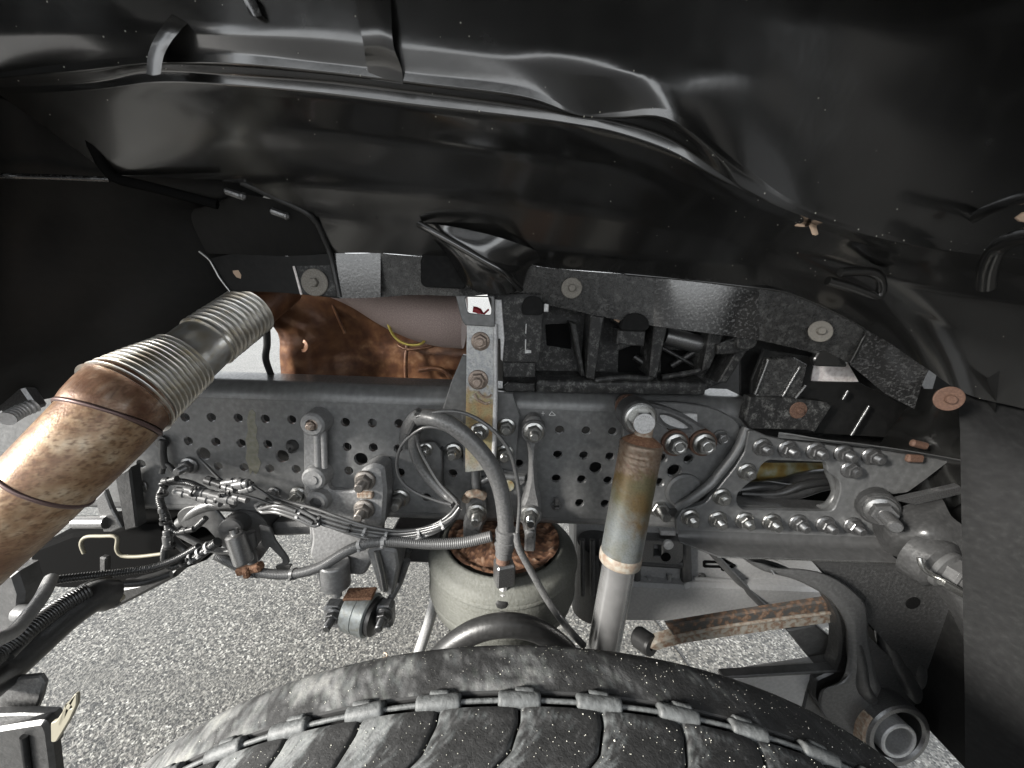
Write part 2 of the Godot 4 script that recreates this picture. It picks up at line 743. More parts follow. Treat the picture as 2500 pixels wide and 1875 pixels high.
func make_materials() -> void:
	var SM := FastNoiseLite.TYPE_SIMPLEX_SMOOTH
	var CE := FastNoiseLite.TYPE_CELLULAR
	var PE := FastNoiseLite.TYPE_PERLIN
	var fine := noise_texture(SM, 0.06, [], 11, 3, 512, true, 3.0)
	var lumps := noise_texture(SM, 0.03, [], 12, 4, 512, true, 6.0)
	var gritty := noise_texture(CE, 0.09, [], 13, 2, 512, true, 5.0)
	var wet := noise_texture(SM, 0.035, [[0.0, grey(0.08)], [0.45, grey(0.16)], [0.6, grey(0.5)], [1.0, grey(0.75)]], 21, 3)
	var mottle := noise_texture(SM, 0.05, [[0.0, grey(0.3)], [0.45, grey(0.4)], [0.6, grey(0.62)], [1.0, grey(0.85)]], 44, 4)
	# grey chassis paint, with dried water marks
	var paint_tex := noise_texture(SM, 0.022, [[0.0, lin(0.082, 0.083, 0.083)], [0.5, lin(0.104, 0.105, 0.105)], [1.0, lin(0.14, 0.141, 0.141)]], 3, 5)
	M.paint = material(paint_tex, 6.0, 0.52, 0.2, mottle, fine, 0.1)
	M.casting = material(noise_texture(SM, 0.03, [[0.0, grey(0.07)], [0.5, grey(0.095)], [0.75, grey(0.115)], [1.0, grey(0.17)]], 4, 5), 8.0, 0.7, 0.2, mottle, lumps, 0.25)
	M.cast_shaded = material(noise_texture(SM, 0.03, [[0.0, grey(0.028)], [0.5, grey(0.038)], [0.75, grey(0.05)], [1.0, grey(0.08)]], 45, 5), 8.0, 0.45, 0.2, mottle, lumps, 0.2)  # darker copy of the casting: weaker light put into the colour
	M.paint_dark = material(noise_texture(SM, 0.02, [[0.0, grey(0.05)], [0.6, grey(0.065)], [1.0, grey(0.085)]], 5, 4), 6.0, 0.6, 0.2, mottle, fine, 0.15)
	# black moulded plastic, clean and spattered
	M.plastic = material(noise_texture(SM, 0.012, [[0.0, lin(0.005, 0.005, 0.0048)], [0.6, lin(0.009, 0.009, 0.0086)], [1.0, lin(0.016, 0.016, 0.015)]], 6, 4), 3.0, 0.3, 0.0, noise_texture(SM, 0.02, [[0.0, grey(0.45)], [0.5, grey(0.6)], [1.0, grey(0.95)]], 22, 4), fine, 0.03)
	M.plastic.metallic_specular = 1.0
	M.plastic.clearcoat_enabled = true
	M.plastic.clearcoat = 0.7
	M.plastic.clearcoat_roughness = 0.12
	var sp := noise_texture(SM, 0.014, [[0.0, lin(0.014, 0.014, 0.014)], [0.5, lin(0.02, 0.02, 0.02)], [0.58, lin(0.04, 0.04, 0.039)], [0.7, lin(0.085, 0.085, 0.082)], [1.0, lin(0.13, 0.13, 0.125)]], 7, 5, 768)
	sp.noise.fractal_gain = 0.95
	sp.noise.fractal_lacunarity = 2.2
	M.spatter = material(sp, 4.0, 0.6, 0.0, mottle, fine, 0.15)
	M.spatter.metallic_specular = 0.3
	M.skirt = material(sp, 5.5, 0.38, 0.0, mottle, fine, 0.1)
	M.skirt.metallic_specular = 0.7
	M.wet_skirt = material(noise_texture(SM, 0.05, [[0.0, grey(0.012)], [0.6, grey(0.02)], [0.7, grey(0.08)], [1.0, grey(0.12)]], 55, 4), 6.0, 0.2, 0.0, mottle, fine, 0.04)
	M.wet_skirt.metallic_specular = 1.0
	M.dull_plastic = material(noise_texture(SM, 0.03, [[0.0, lin(0.005, 0.005, 0.005)], [1.0, lin(0.011, 0.011, 0.0105)]], 50, 4), 4.0, 0.6, 0.0, null, fine, 0.1)
	M.dull_plastic.metallic_specular = 0.35
	M.panel = material(noise_texture(SM, 0.05, [[0.0, lin(0.008, 0.008, 0.0082)], [0.6, lin(0.012, 0.0122, 0.0122)], [1.0, lin(0.02, 0.02, 0.02)]], 8, 4), 3.0, 0.85, 0.0, null, lumps, 0.2)
	M.panel.metallic_specular = 0.25
	M.black = material(noise_texture(SM, 0.03, [[0.0, grey(0.012)], [1.0, grey(0.03)]], 9, 3), 4.0, 0.42, 0.0, null, fine, 0.2)
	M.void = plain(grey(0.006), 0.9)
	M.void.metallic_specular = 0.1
	M.weld = plain(lin(0.1, 0.065, 0.06), 0.4, 0.6)
	M.hanger = material(noise_texture(SM, 0.03, [[0.0, grey(0.13)], [0.5, grey(0.17)], [0.75, grey(0.195)], [1.0, grey(0.25)]], 58, 5), 8.0, 0.6, 0.2, mottle, lumps, 0.2)
	# metals
	M.steel = material(noise_texture(SM, 0.05, [[0.0, lin(0.2, 0.195, 0.18)], [0.5, lin(0.34, 0.34, 0.33)], [1.0, lin(0.46, 0.46, 0.45)]], 10, 4), 14.0, 0.3, 0.95, null, fine, 0.3)
	M.dull_steel = material(noise_texture(SM, 0.05, [[0.0, grey(0.12)], [0.5, grey(0.18)], [1.0, grey(0.26)]], 14, 4), 12.0, 0.34, 0.85, null, fine, 0.3)
	M.rusty_steel = material(noise_texture(SM, 0.05, [[0.0, lin(0.16, 0.11, 0.08)], [0.5, lin(0.26, 0.21, 0.175)], [1.0, lin(0.38, 0.34, 0.31)]], 15, 4), 16.0, 0.45, 0.6, null, fine, 0.3)
	M.galvanised = material(noise_texture(SM, 0.04, [[0.0, grey(0.3)], [0.4, grey(0.4)], [0.7, grey(0.46)], [1.0, grey(0.5)]], 16, 5), 9.0, 0.5, 0.3, null, fine, 0.3)
	M.stained = material(noise_texture(SM, 0.018, [[0.0, lin(0.23, 0.13, 0.06)], [0.35, lin(0.25, 0.215, 0.12)], [0.6, lin(0.3, 0.28, 0.2)], [1.0, lin(0.34, 0.34, 0.3)]], 17, 4), 6.0, 0.5, 0.3, null, fine, 0.3)
	M.stainless = material(noise_texture(SM, 0.014, [[0.0, lin(0.42, 0.36, 0.27)], [0.35, lin(0.56, 0.53, 0.47)], [0.6, lin(0.64, 0.635, 0.62)], [0.8, lin(0.58, 0.54, 0.45)], [1.0, lin(0.48, 0.42, 0.31)]], 18, 3), 4.0, 0.32, 0.9, null, fine, 0.06)
	M.pipe = material(noise_texture(SM, 0.035, [[0.0, lin(0.16, 0.06, 0.02)], [0.36, lin(0.36, 0.17, 0.055)], [0.5, lin(0.5, 0.3, 0.12)], [0.62, lin(0.6, 0.42, 0.22)], [1.0, lin(0.68, 0.58, 0.42)]], 19, 5), 5.0, 0.42, 0.45, null, gritty, 0.2)
	M.pipe_dark = material(noise_texture(SM, 0.03, [[0.0, lin(0.1, 0.035, 0.015)], [0.45, lin(0.24, 0.095, 0.035)], [0.7, lin(0.36, 0.17, 0.07)], [1.0, lin(0.45, 0.3, 0.2)]], 20, 5), 6.0, 0.42, 0.45, null, gritty, 0.2)
	M.rust = material(noise_texture(SM, 0.045, [[0.0, lin(0.06, 0.025, 0.013)], [0.4, lin(0.13, 0.06, 0.032)], [0.65, lin(0.21, 0.115, 0.065)], [1.0, lin(0.34, 0.23, 0.16)]], 23, 5), 8.0, 0.85, 0.0, null, gritty, 0.9)
	M.rust_pale = material(noise_texture(SM, 0.03, [[0.0, lin(0.11, 0.055, 0.03)], [0.4, lin(0.2, 0.14, 0.1)], [0.7, lin(0.26, 0.23, 0.19)], [1.0, lin(0.36, 0.34, 0.3)]], 24, 5), 7.0, 0.8, 0.0, null, gritty, 0.6)
	M.shield = material(noise_texture(SM, 0.016, [[0.0, lin(0.05, 0.022, 0.012)], [0.4, lin(0.085, 0.036, 0.018)], [0.65, lin(0.13, 0.06, 0.028)], [1.0, lin(0.24, 0.14, 0.08)]], 25, 4), 3.0, 0.42, 0.35, null, lumps, 0.22)
	M.elbow = material(noise_texture(SM, 0.08, [[0.0, lin(0.2, 0.145, 0.13)], [0.6, lin(0.29, 0.225, 0.205)], [1.0, lin(0.4, 0.32, 0.29)]], 26, 4), 8.0, 0.7, 0.1, null, gritty, 0.25)
	M.olive = material(noise_texture(SM, 0.012, [[0.0, lin(0.1, 0.06, 0.015)], [0.4, lin(0.2, 0.14, 0.045)], [0.65, lin(0.2, 0.19, 0.11)], [1.0, lin(0.3, 0.31, 0.3)]], 27, 4), 4.0, 0.35, 0.25, null, fine, 0.25)
	M.shock_grey = material(noise_texture(SM, 0.03, [[0.0, lin(0.17, 0.16, 0.12)], [0.5, lin(0.27, 0.29, 0.29)], [1.0, lin(0.4, 0.42, 0.42)]], 28, 5), 5.0, 0.38, 0.3, null, fine, 0.3)
	M.chrome = material(noise_texture(SM, 0.02, [[0.0, grey(0.26)], [1.0, grey(0.34)]], 29, 3), 4.0, 0.25, 0.7, null, fine, 0.1)
	# rubber
	M.rubber = material(noise_texture(SM, 0.05, [[0.0, lin(0.022, 0.022, 0.022)], [0.5, lin(0.035, 0.035, 0.035)], [0.68, lin(0.075, 0.075, 0.073)], [1.0, lin(0.17, 0.17, 0.165)]], 30, 5), 5.0, 0.55, 0.0, wet, gritty, 0.3)
	M.tread = material(noise_texture(SM, 0.035, [[0.0, lin(0.018, 0.018, 0.018)], [0.5, lin(0.028, 0.029, 0.029)], [0.7, lin(0.07, 0.075, 0.075)], [1.0, lin(0.15, 0.16, 0.16)]], 31, 5), 4.0, 0.5, 0.0, wet, gritty, 0.3)
	M.groove = plain(grey(0.012), 0.8)
	M.dusty_rubber = material(noise_texture(SM, 0.06, [[0.0, lin(0.05, 0.05, 0.042)], [0.3, lin(0.09, 0.09, 0.075)], [0.36, lin(0.088, 0.09, 0.08)], [0.7, lin(0.11, 0.112, 0.1)], [1.0, lin(0.15, 0.152, 0.138)]], 32, 5), 5.0, 0.75, 0.0, null, gritty, 0.4)
	M.hose = material(noise_texture(SM, 0.05, [[0.0, grey(0.045)], [0.5, grey(0.075)], [1.0, grey(0.13)]], 33, 4), 7.0, 0.5, 0.0, mottle, lumps, 0.2)
	M.cable = material(noise_texture(SM, 0.05, [[0.0, grey(0.045)], [1.0, grey(0.09)]], 34, 3), 9.0, 0.28)
	M.black_cable = material(noise_texture(SM, 0.05, [[0.0, grey(0.012)], [1.0, grey(0.035)]], 35, 3), 9.0, 0.32)
	M.conduit = material(noise_texture(SM, 0.05, [[0.0, grey(0.065)], [1.0, grey(0.12)]], 36, 3), 9.0, 0.4)
	M.tie_pale = plain(grey(0.24), 0.5)
	M.connector = material(noise_texture(SM, 0.05, [[0.0, grey(0.05)], [1.0, grey(0.1)]], 37, 3), 9.0, 0.35)
	M.washer = material(noise_texture(SM, 0.05, [[0.0, lin(0.12, 0.11, 0.095)], [0.6, lin(0.18, 0.168, 0.147)], [1.0, lin(0.24, 0.222, 0.2)]], 38, 4), 12.0, 0.65, 0.2, null, fine, 0.3)
	M.washer_rust = material(noise_texture(SM, 0.05, [[0.0, lin(0.06, 0.03, 0.02)], [0.6, lin(0.1, 0.055, 0.037)], [1.0, lin(0.15, 0.09, 0.064)]], 39, 4), 12.0, 0.75, 0.1, null, gritty, 0.4)
	M.yellow = plain(lin(0.5, 0.4, 0.1), 0.35, 0.6)
	M.cream = plain(lin(0.2, 0.185, 0.14), 0.6)
	M.red = plain(lin(0.35, 0.02, 0.03), 0.5)
	M.leaf = plain(lin(0.45, 0.33, 0.24), 0.8)
	M.scale = material(noise_texture(SM, 0.05, [[0.0, grey(0.55)], [0.35, grey(0.85)], [0.6, grey(0.97)], [1.0, grey(1.0)]], 46, 5), 9.0, 0.42, 0.35, noise_texture(SM, 0.05, [[0.0, grey(1.0)], [0.5, grey(0.8)], [1.0, grey(0.65)]], 46, 5), fine, 0.25)
	M.scale.vertex_color_use_as_albedo = true
	M.matt = material(noise_texture(SM, 0.05, [[0.0, grey(0.6)], [0.35, grey(0.85)], [1.0, grey(1.0)]], 47, 5), 9.0, 0.8, 0.0, null, gritty, 0.35)
	M.matt.vertex_color_use_as_albedo = true
	M.cover = material(noise_texture(SM, 0.03, [[0.0, grey(0.26)], [1.0, grey(0.34)]], 49, 4), 6.0, 0.5, 0.1, mottle, fine, 0.08)
	M.matt_wet = material(noise_texture(SM, 0.06, [[0.0, grey(0.55)], [0.4, grey(0.85)], [1.0, grey(1.0)]], 52, 5), 9.0, 0.75, 0.0, noise_texture(SM, 0.02, [[0.0, grey(0.45)], [0.4, grey(0.7)], [0.7, grey(1.0)]], 53, 5), gritty, 0.3)
	M.matt_wet.vertex_color_use_as_albedo = true
	M.bridge = material(noise_texture(SM, 0.03, [[0.0, lin(0.03, 0.031, 0.031)], [0.5, lin(0.062, 0.065, 0.065)], [1.0, lin(0.13, 0.135, 0.135)]], 54, 4), 9.0, 0.6, 0.0, null, gritty, 0.4)
	M.old_bar = material(noise_texture(SM, 0.02, [[0.0, lin(0.12, 0.05, 0.03)], [0.4, lin(0.2, 0.15, 0.11)], [0.6, lin(0.27, 0.25, 0.21)], [1.0, lin(0.3, 0.29, 0.27)]], 56, 5), 6.0, 0.7, 0.1, null, gritty, 0.4)
	M.old_web = material(noise_texture(SM, 0.016, [[0.0, lin(0.045, 0.045, 0.045)], [0.5, lin(0.06, 0.055, 0.05)], [0.6, lin(0.11, 0.065, 0.04)], [0.75, lin(0.17, 0.11, 0.075)], [1.0, lin(0.22, 0.17, 0.13)]], 57, 5), 6.0, 0.75, 0.1, null, gritty, 0.5)
	M.dark_added_ground = material(noise_texture(SM, 0.06, [[0.0, grey(0.02)], [1.0, grey(0.055)]], 59, 4), 1.0, 0.8)
	M.old_nut = material(noise_texture(SM, 0.05, [[0.0, lin(0.1, 0.08, 0.065)], [0.5, lin(0.18, 0.165, 0.15)], [1.0, lin(0.28, 0.265, 0.25)]], 60, 4), 14.0, 0.4, 0.6, null, fine, 0.3)
	M.beam = material(noise_texture(SM, 0.03, [[0.0, grey(0.24)], [1.0, grey(0.32)]], 63, 4), 6.0, 0.5, 0.1, mottle, fine, 0.08)
	M.rim_cast = material(noise_texture(SM, 0.03, [[0.0, grey(0.05)], [0.5, grey(0.068)], [1.0, grey(0.1)]], 64, 5), 8.0, 0.5, 0.2, mottle, lumps, 0.15)
	M.runoff = material(noise_texture(SM, 0.02, [[0.0, lin(0.1, 0.1, 0.075)], [0.5, lin(0.135, 0.13, 0.1)], [1.0, lin(0.15, 0.15, 0.14)]], 48, 4), 9.0, 0.55, 0.2)
	M.bright = material(noise_texture(SM, 0.04, [[0.0, lin(0.5, 0.45, 0.43)], [0.5, lin(0.75, 0.7, 0.68)], [1.0, lin(0.82, 0.79, 0.77)]], 40, 4), 5.0, 0.6)  # pale colour standing for daylight in gaps
	M.grit_glints = plain(lin(0.5, 0.49, 0.43), 0.12)  # pale, so that specks and drops carry a painted glint
	M.asphalt = material(noise_texture(CE, 0.16, [[0.0, lin(0.015, 0.0142, 0.0125)], [0.3, lin(0.05, 0.0475, 0.042)], [0.6, lin(0.1, 0.095, 0.084)], [0.85, lin(0.15, 0.143, 0.127)], [1.0, lin(0.32, 0.312, 0.285)]], 41, 1, 1024, false, 1.0, FastNoiseLite.RETURN_CELL_VALUE), 0.95, 0.5, 0.0, null, noise_texture(CE, 0.16, [], 51, 1, 1024, true, 5.0), 0.7)


# ---------------------------------------------------------------- ground

func ground() -> void:
	var b := Mb.new()
	b.quad(Vector3(-60, -0.25, -60), Vector3(60, -0.25, -60), Vector3(60, -0.25, 1.25), Vector3(-60, -0.25, 1.25), Vector3.UP)
	struct("ground", b, M.asphalt, "coarse grey asphalt ground under the truck", "ground")
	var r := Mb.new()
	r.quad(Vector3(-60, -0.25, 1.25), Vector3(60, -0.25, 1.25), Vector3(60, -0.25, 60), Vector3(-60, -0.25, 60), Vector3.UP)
	struct("added_ground", r, M.dark_added_ground, "unseen dark ground added behind the viewer to dim reflections in the liner", "added_ground")  # unseen sheet, added to darken what the liner reflects
	var j := Mb.new()
	var q := Vector3(0.74, -0.2475, -0.5)
	j.box(q, Vector3(0.006, 0.003, 3.0), 0.001, Basis(Vector3.UP, 0.25))
	struct("ground_joint", j, M.groove, "thin dark joint line across the bright ground on the right", "joint")


# ---------------------------------------------------------------- liner: lines of [u, v, z] from its lower edge up, joined by a smooth sheet

func line_at(p: Array, count: int) -> PackedVector3Array:
	var q := PackedVector3Array()
	for k in range(0, p.size(), 3):
		q.append(Vector3(p[k], p[k + 1], p[k + 2]))
	var s := smooth(q, 14.0)
	var len_ := [0.0]
	for k in range(1, s.size()):
		len_.append(len_[k - 1] + absf(s[k].x - s[k - 1].x) + 0.2 * absf(s[k].y - s[k - 1].y))
	var out := PackedVector3Array()
	var k := 0
	for c in count:
		var l: float = len_[-1] * c / (count - 1)
		while k < s.size() - 2 and len_[k + 1] < l:
			k += 1
		var t: float = clampf((l - len_[k]) / maxf(1e-6, len_[k + 1] - len_[k]), 0, 1)
		var m := s[k].lerp(s[k + 1], t)
		out.append(at(m.x, m.y, m.z))
	return out

# between two lines of a sheet: steps rows; bend > 0 hollows it away from the camera
func sheet(lines: Array, count: int, steps: Array, thick := 0.003, straight := []) -> Mb:
	var ls := []
	for l in lines:
		ls.append(line_at(l, count))
	var b := Mb.new()
	var rows := []
	for i in ls.size() - 1:
		for s in steps[i]:
			var t: float = float(s) / steps[i]
			var row := PackedVector3Array()
			for k in count:
				var a: Vector3 = ls[maxi(i - 1, 0)][k]
				var d: Vector3 = ls[mini(i + 2, ls.size() - 1)][k]
				var p: Vector3 = ls[i][k]
				var q: Vector3 = ls[i + 1][k]
				# gentle bends between lines, tighter where a step is narrow
				var ta: Vector3 = (q - a).normalized() * p.distance_to(q) if i > 0 else q - p
				var tb: Vector3 = (d - p).normalized() * p.distance_to(q) if i < ls.size() - 2 else q - p
				if i in straight:
					ta = q - p
					tb = q - p
				var t2: float = t * t
				var t3: float = t2 * t
				row.append(p * (2 * t3 - 3 * t2 + 1) + ta * (t3 - 2 * t2 + t) + q * (-2 * t3 + 3 * t2) + tb * (t3 - t2))
			rows.append(row)
	rows.append(ls[-1])
	b.grid(rows, 1.0)
	# the far side of the sheet and its edges
	var back := []
	for r in rows:
		var row := PackedVector3Array()
		for q in r:
			row.append(q + (q - EYE).normalized() * thick)
		back.append(row)
	b.grid(back, -1.0)
	var h := rows.size() - 1
	for k in count - 1:
		b.quad(rows[0][k], rows[0][k + 1], back[0][k + 1], back[0][k], Vector3.DOWN)
	for i in h:
		b.quad(rows[i][0], rows[i + 1][0], back[i + 1][0], back[i][0], Vector3.LEFT)
		b.quad(rows[i][count - 1], rows[i + 1][count - 1], back[i + 1][count - 1], back[i][count - 1], Vector3.RIGHT)
	return b

func fastener(parent: Node3D, u: float, v: float, z: float, r: float, m: Material, axis := Vector3.BACK) -> void:
	var b := Mb.new()
	var q := at(u, v, z)
	b.lathe([Vector2(r, 0.0), Vector2(r, 0.0012), Vector2(r * 0.94, 0.002), Vector2(r * 0.3, 0.002)], q, axis, 28)
	var w := part("washer", b, m, parent)
	var h := Mb.new()
	h.lathe([Vector2(r * 0.36, 0.001), Vector2(r * 0.36, 0.006), Vector2(r * 0.3, 0.008), Vector2(0, 0.008)], q, axis, 6 if r > 0.02 else 18)
	part("bolt_head", h, m, w)

func liner() -> void:
	var o := thing("wheel_arch_liner", "glossy black plastic wheel arch liner spanning the top of the picture above the tyre", "wheel arch liner", Vector3(0.2, 1.1, 0.03))
	var glossy_a := [734, 644, 0.0362, 780, 644, 0.0362, 822, 642, 0.0362]
	var glossy_b := [712, 547, 0.037, 780, 547, 0.037, 822, 546, 0.037]
	part("skirt", sheet([glossy_a, glossy_b], 16, [6]), M.wet_skirt, o)
	var a := [822, 642, 0.018, 900, 637, 0.018, 1000, 640, 0.018, 1075, 636, 0.018, 1130, 648, 0.018, 1330, 690, 0.02, 1412, 704, 0.026]
	var bb := [822, 547, 0.037, 930, 555, 0.037, 1075, 560, 0.037, 1180, 578, 0.037, 1350, 592, 0.037, 1412, 599, 0.038]
	part("skirt", sheet([a, bb], 60, [6]), M.skirt, o)
	var a2 := [1412, 704, 0.026, 1450, 709, 0.0385, 1560, 724, 0.0415, 1610, 731, 0.04, 1640, 735, 0.034]
	var bb2 := [1412, 599, 0.038, 1450, 603, 0.039, 1560, 614, 0.0415, 1610, 619, 0.0425, 1640, 624, 0.0435]
	part("skirt", sheet([a2, bb2], 24, [6]), M.wet_skirt, o)
	var a3 := [1640, 735, 0.034, 1740, 758, 0.026, 1838, 785, 0.03]
	var bb3 := [1640, 624, 0.0435, 1699, 631, 0.047, 1800, 674, 0.052, 1871, 712, 0.055]
	part("skirt", sheet([a3, bb3], 40, [6]), M.skirt, o)
	var st := Mb.new()
	var f0 := [at(822, 642, 0.0362), at(822, 546, 0.037), at(822.5, 546, 0.036), at(822.5, 642, 0.018)]
	st.quad(f0[0], f0[1], f0[2], f0[3], Vector3.RIGHT)
	part("skirt_step", st, M.plastic, o)
	var c := [690, 470, 0.075, 760, 478, 0.078, 900, 487, 0.085, 1075, 512, 0.085, 1180, 535, 0.08, 1350, 555, 0.08, 1600, 575, 0.09, 1750, 592, 0.1, 1960, 665, 0.128, 2100, 740, 0.143, 2330, 800, 0.165]
	var b2 := [712, 547, 0.037, 820, 547, 0.037, 930, 555, 0.037, 1075, 560, 0.037, 1180, 578, 0.037, 1350, 592, 0.037, 1593, 617, 0.043, 1699, 631, 0.048, 1880, 716, 0.06, 2000, 795, 0.11, 2085, 850, 0.14, 2200, 880, 0.155, 2330, 910, 0.17]
	var c2 := [520, 395, 0.12, 700, 400, 0.125, 900, 415, 0.13, 1100, 437, 0.135, 1350, 470, 0.14, 1600, 520, 0.14, 1800, 560, 0.14, 2000, 620, 0.15, 2330, 690, 0.168]
	var c3 := [240, 378, 0.16, 450, 310, 0.19, 700, 290, 0.2, 900, 305, 0.205, 1130, 335, 0.21, 1350, 365, 0.215, 1550, 425, 0.215, 1750, 490, 0.203, 2000, 565, 0.197, 2330, 610, 0.19]
	var d0 := [0, 205, 0.22, 200, 195, 0.235, 330, 180, 0.25, 500, 186, 0.26, 700, 205, 0.265, 900, 230, 0.27, 1130, 256, 0.27, 1250, 272, 0.268, 1330, 288, 0.262, 1450, 330, 0.255, 1560, 390, 0.245, 1750, 472, 0.236, 2000, 535, 0.226, 2330, 570, 0.215]
	var d1 := [-60, 190, 0.2213, 200, 178, 0.2363, 330, 152, 0.2513, 500, 160, 0.2613, 700, 174, 0.2663, 900, 198, 0.2713, 1130, 228, 0.2713, 1250, 252, 0.2693, 1330, 262, 0.2633, 1450, 300, 0.2563, 1600, 402, 0.2445, 1750, 466, 0.2368, 2000, 528, 0.2265, 2330, 562, 0.2155]
	var d2 := [-100, 180, 0.23, 200, 150, 0.25, 330, 138, 0.266, 500, 140, 0.285, 700, 158, 0.288, 900, 182, 0.292, 1130, 212, 0.29, 1250, 250, 0.273, 1330, 255, 0.275, 1450, 262, 0.285, 1600, 372, 0.25, 1750, 460, 0.238, 2000, 521, 0.227, 2330, 554, 0.216]
	var d3 := [-120, 170, 0.231, 200, 130, 0.251, 330, 120, 0.267, 500, 113, 0.286, 700, 132, 0.289, 900, 156, 0.293, 1130, 184, 0.291, 1250, 244, 0.274, 1330, 240, 0.276, 1450, 238, 0.286, 1600, 352, 0.2508, 1750, 450, 0.2388, 2000, 512, 0.2276, 2330, 546, 0.2166]
	var e1 := [-200, 60, 0.25, 200, 60, 0.262, 330, 60, 0.276, 500, 70, 0.292, 900, 95, 0.298, 1130, 120, 0.297, 1350, 150, 0.296, 1600, 190, 0.275, 1800, 265, 0.255, 2330, 350, 0.235]
	var e2 := [-300, -80, 0.25, 200, -60, 0.268, 500, -50, 0.295, 900, -40, 0.301, 1600, 0, 0.283, 2000, 60, 0.262, 2400, 150, 0.24]
	var e3 := [-600, -500, 0.26, 200, -450, 0.275, 500, -440, 0.3, 900, -430, 0.306, 1600, -400, 0.29, 2300, -350, 0.258, 2900, -250, 0.235]
	var vault := sheet([b2, c, c2, c3, d0, d1, d2, d3, e1, e2, e3], 110, [5, 6, 6, 6, 5, 4, 5, 4, 5, 5], 0.003, [0, 1, 2, 3, 4, 5, 6, 7, 8, 9])
	var rng := RandomNumberGenerator.new()
	rng.seed = 17
	var wet_drops := Mb.new()
	for k in 150:
		var i := rng.randi_range(0, vault.v.size() / 2 - 1)
		var q := vault.v[i].lerp(vault.v[(i / 3) * 3 + (i + 1) % 3], rng.randf())
		var s := rng.randf_range(0.0003, 0.0008)
		wet_drops.lathe([Vector2(s, -s * 0.3), Vector2(s * 0.8, s * 0.4), Vector2(0, s * 0.7)], q, (EYE - q).normalized() + Vector3(0, -0.6, 0), 6, true)
	part("vault", vault, M.plastic, o)
	var drops := part("water_drops", wet_drops, M.grit_glints, o)  # the glint of the drops is put into their pale colour
	drops.set_meta("kind", "stuff")
	# the outer part of the vault, behind the frame of the picture, up to the wing's edge
	var rim := Mb.new()
	var r0 := line_at(e3, 30)
	var rows := [r0]
	for s in [[0.02, 0.012], [0.16, 0.02], [0.4, 0.02], [0.54, 0.0], [0.6, -0.03], [0.62, -0.07]]:
		var row := PackedVector3Array()
		for q in r0:
			row.append(q + Vector3(0, s[1], s[0]))
		rows.append(row)
	rim.grid(rows, 1.0)
	part("outer_rim", rim, M.plastic, o)
	var rw := Mb.new()
	rw.box(Vector3(0.86, 0.95, 0.42), Vector3(0.02, 1.24, 1.04), 0.004)
	part("rear_wall", rw, M.dull_plastic, o)
	var fw := Mb.new()
	fw.box(Vector3(-0.92, 1.4, 0.5), Vector3(0.02, 0.34, 0.86), 0.004)
	part("front_wall", fw, M.dull_plastic, o)
	var fbead := Mb.new()
	fbead.tube(even(smooth(path3([-80, 379, 0.245, 0, 380, 0.195, 120, 383, 0.172, 236, 388, 0.152]), 0.01), 0.01), 0.0032, 8)
	part("front_bead", fbead, M.wet_skirt, o)
	# overlapping edge along the joint with the front section
	var seam := path3([-60, 178, 0.215, 90, 232, 0.2, 175, 278, 0.19, 205, 320, 0.18, 240, 380, 0.165, 330, 405, 0.15, 470, 442, 0.13])
	var sb := Mb.new()
	sb.tube(even(smooth(seam, 0.01), 0.008), 0.006, 8)
	part("seam_edge", sb, M.void, o)
	var seam2 := path3([520, 393, 0.12, 590, 425, 0.1, 672, 467, 0.078, 700, 515, 0.055, 716, 560, 0.04, 734, 642, 0.036])
	var sb2 := Mb.new()
	sb2.tube(even(smooth(seam2, 0.01), 0.006), 0.0042, 8)
	part("seam_edge", sb2, M.black, o)
	# moulded boss above the upright
	var boss := sheet([
		[1000, 612, 0.04, 1030, 630, 0.05, 1075, 636, 0.055, 1110, 632, 0.05, 1130, 618, 0.04],
		[960, 545, 0.05, 1000, 575, 0.085, 1060, 590, 0.095, 1110, 590, 0.075, 1140, 585, 0.045],
		[915, 497, 0.075, 980, 520, 0.1, 1040, 545, 0.105, 1100, 570, 0.08, 1150, 572, 0.048],
		[905, 482, 0.09, 960, 487, 0.095, 1050, 505, 0.1, 1130, 530, 0.085, 1190, 555, 0.05]], 26, [5, 5, 4])
	part("moulded_boss", boss, M.plastic, o)
	var web := Mb.new()
	web.tube(even(smooth(path3([905, 484, 0.095, 935, 500, 0.104, 985, 528, 0.108, 1040, 560, 0.108, 1090, 590, 0.1, 1125, 625, 0.06]), 0.01), 0.006), 0.005, 8)
	part("boss_rib", web, M.plastic, o)
	# raised pad under the boss
	var pad := Mb.new()
	pad.plate(round_poly(flatpath([908, 620, 908, 555, 925, 540, 965, 545, 1000, 590, 1010, 625], 0.04), 0.012), 0.0395, 0.006, 0.002)
	part("raised_pad", pad, M.panel, o)
	# clip in the upper channel
	var clip := sheet([[800, 172, 0.288, 830, 176, 0.29, 870, 182, 0.291], [790, 130, 0.296, 828, 134, 0.298, 868, 150, 0.297], [785, 95, 0.308, 828, 92, 0.31, 850, 100, 0.309], [770, 20, 0.31, 815, 16, 0.312, 845, 20, 0.311], [765, -40, 0.306, 812, -44, 0.308, 842, -40, 0.307]], 10, [3, 3, 4, 3])
	part("channel_clip", clip, M.plastic, o)
	# the rounded end of the channel on the left
	var endcap := sheet([[316, 160, 0.2885, 332, 163, 0.289, 347, 160, 0.2885], [320, 115, 0.29, 338, 118, 0.2905, 354, 120, 0.29], [338, 75, 0.2915, 356, 80, 0.292, 374, 84, 0.2915], [362, 40, 0.29, 380, 48, 0.2905, 400, 56, 0.29], [380, 24, 0.27, 398, 32, 0.27, 416, 40, 0.27]], 8, [4, 4, 4, 3], 0.02)
	part("channel_end", endcap, M.plastic, o)
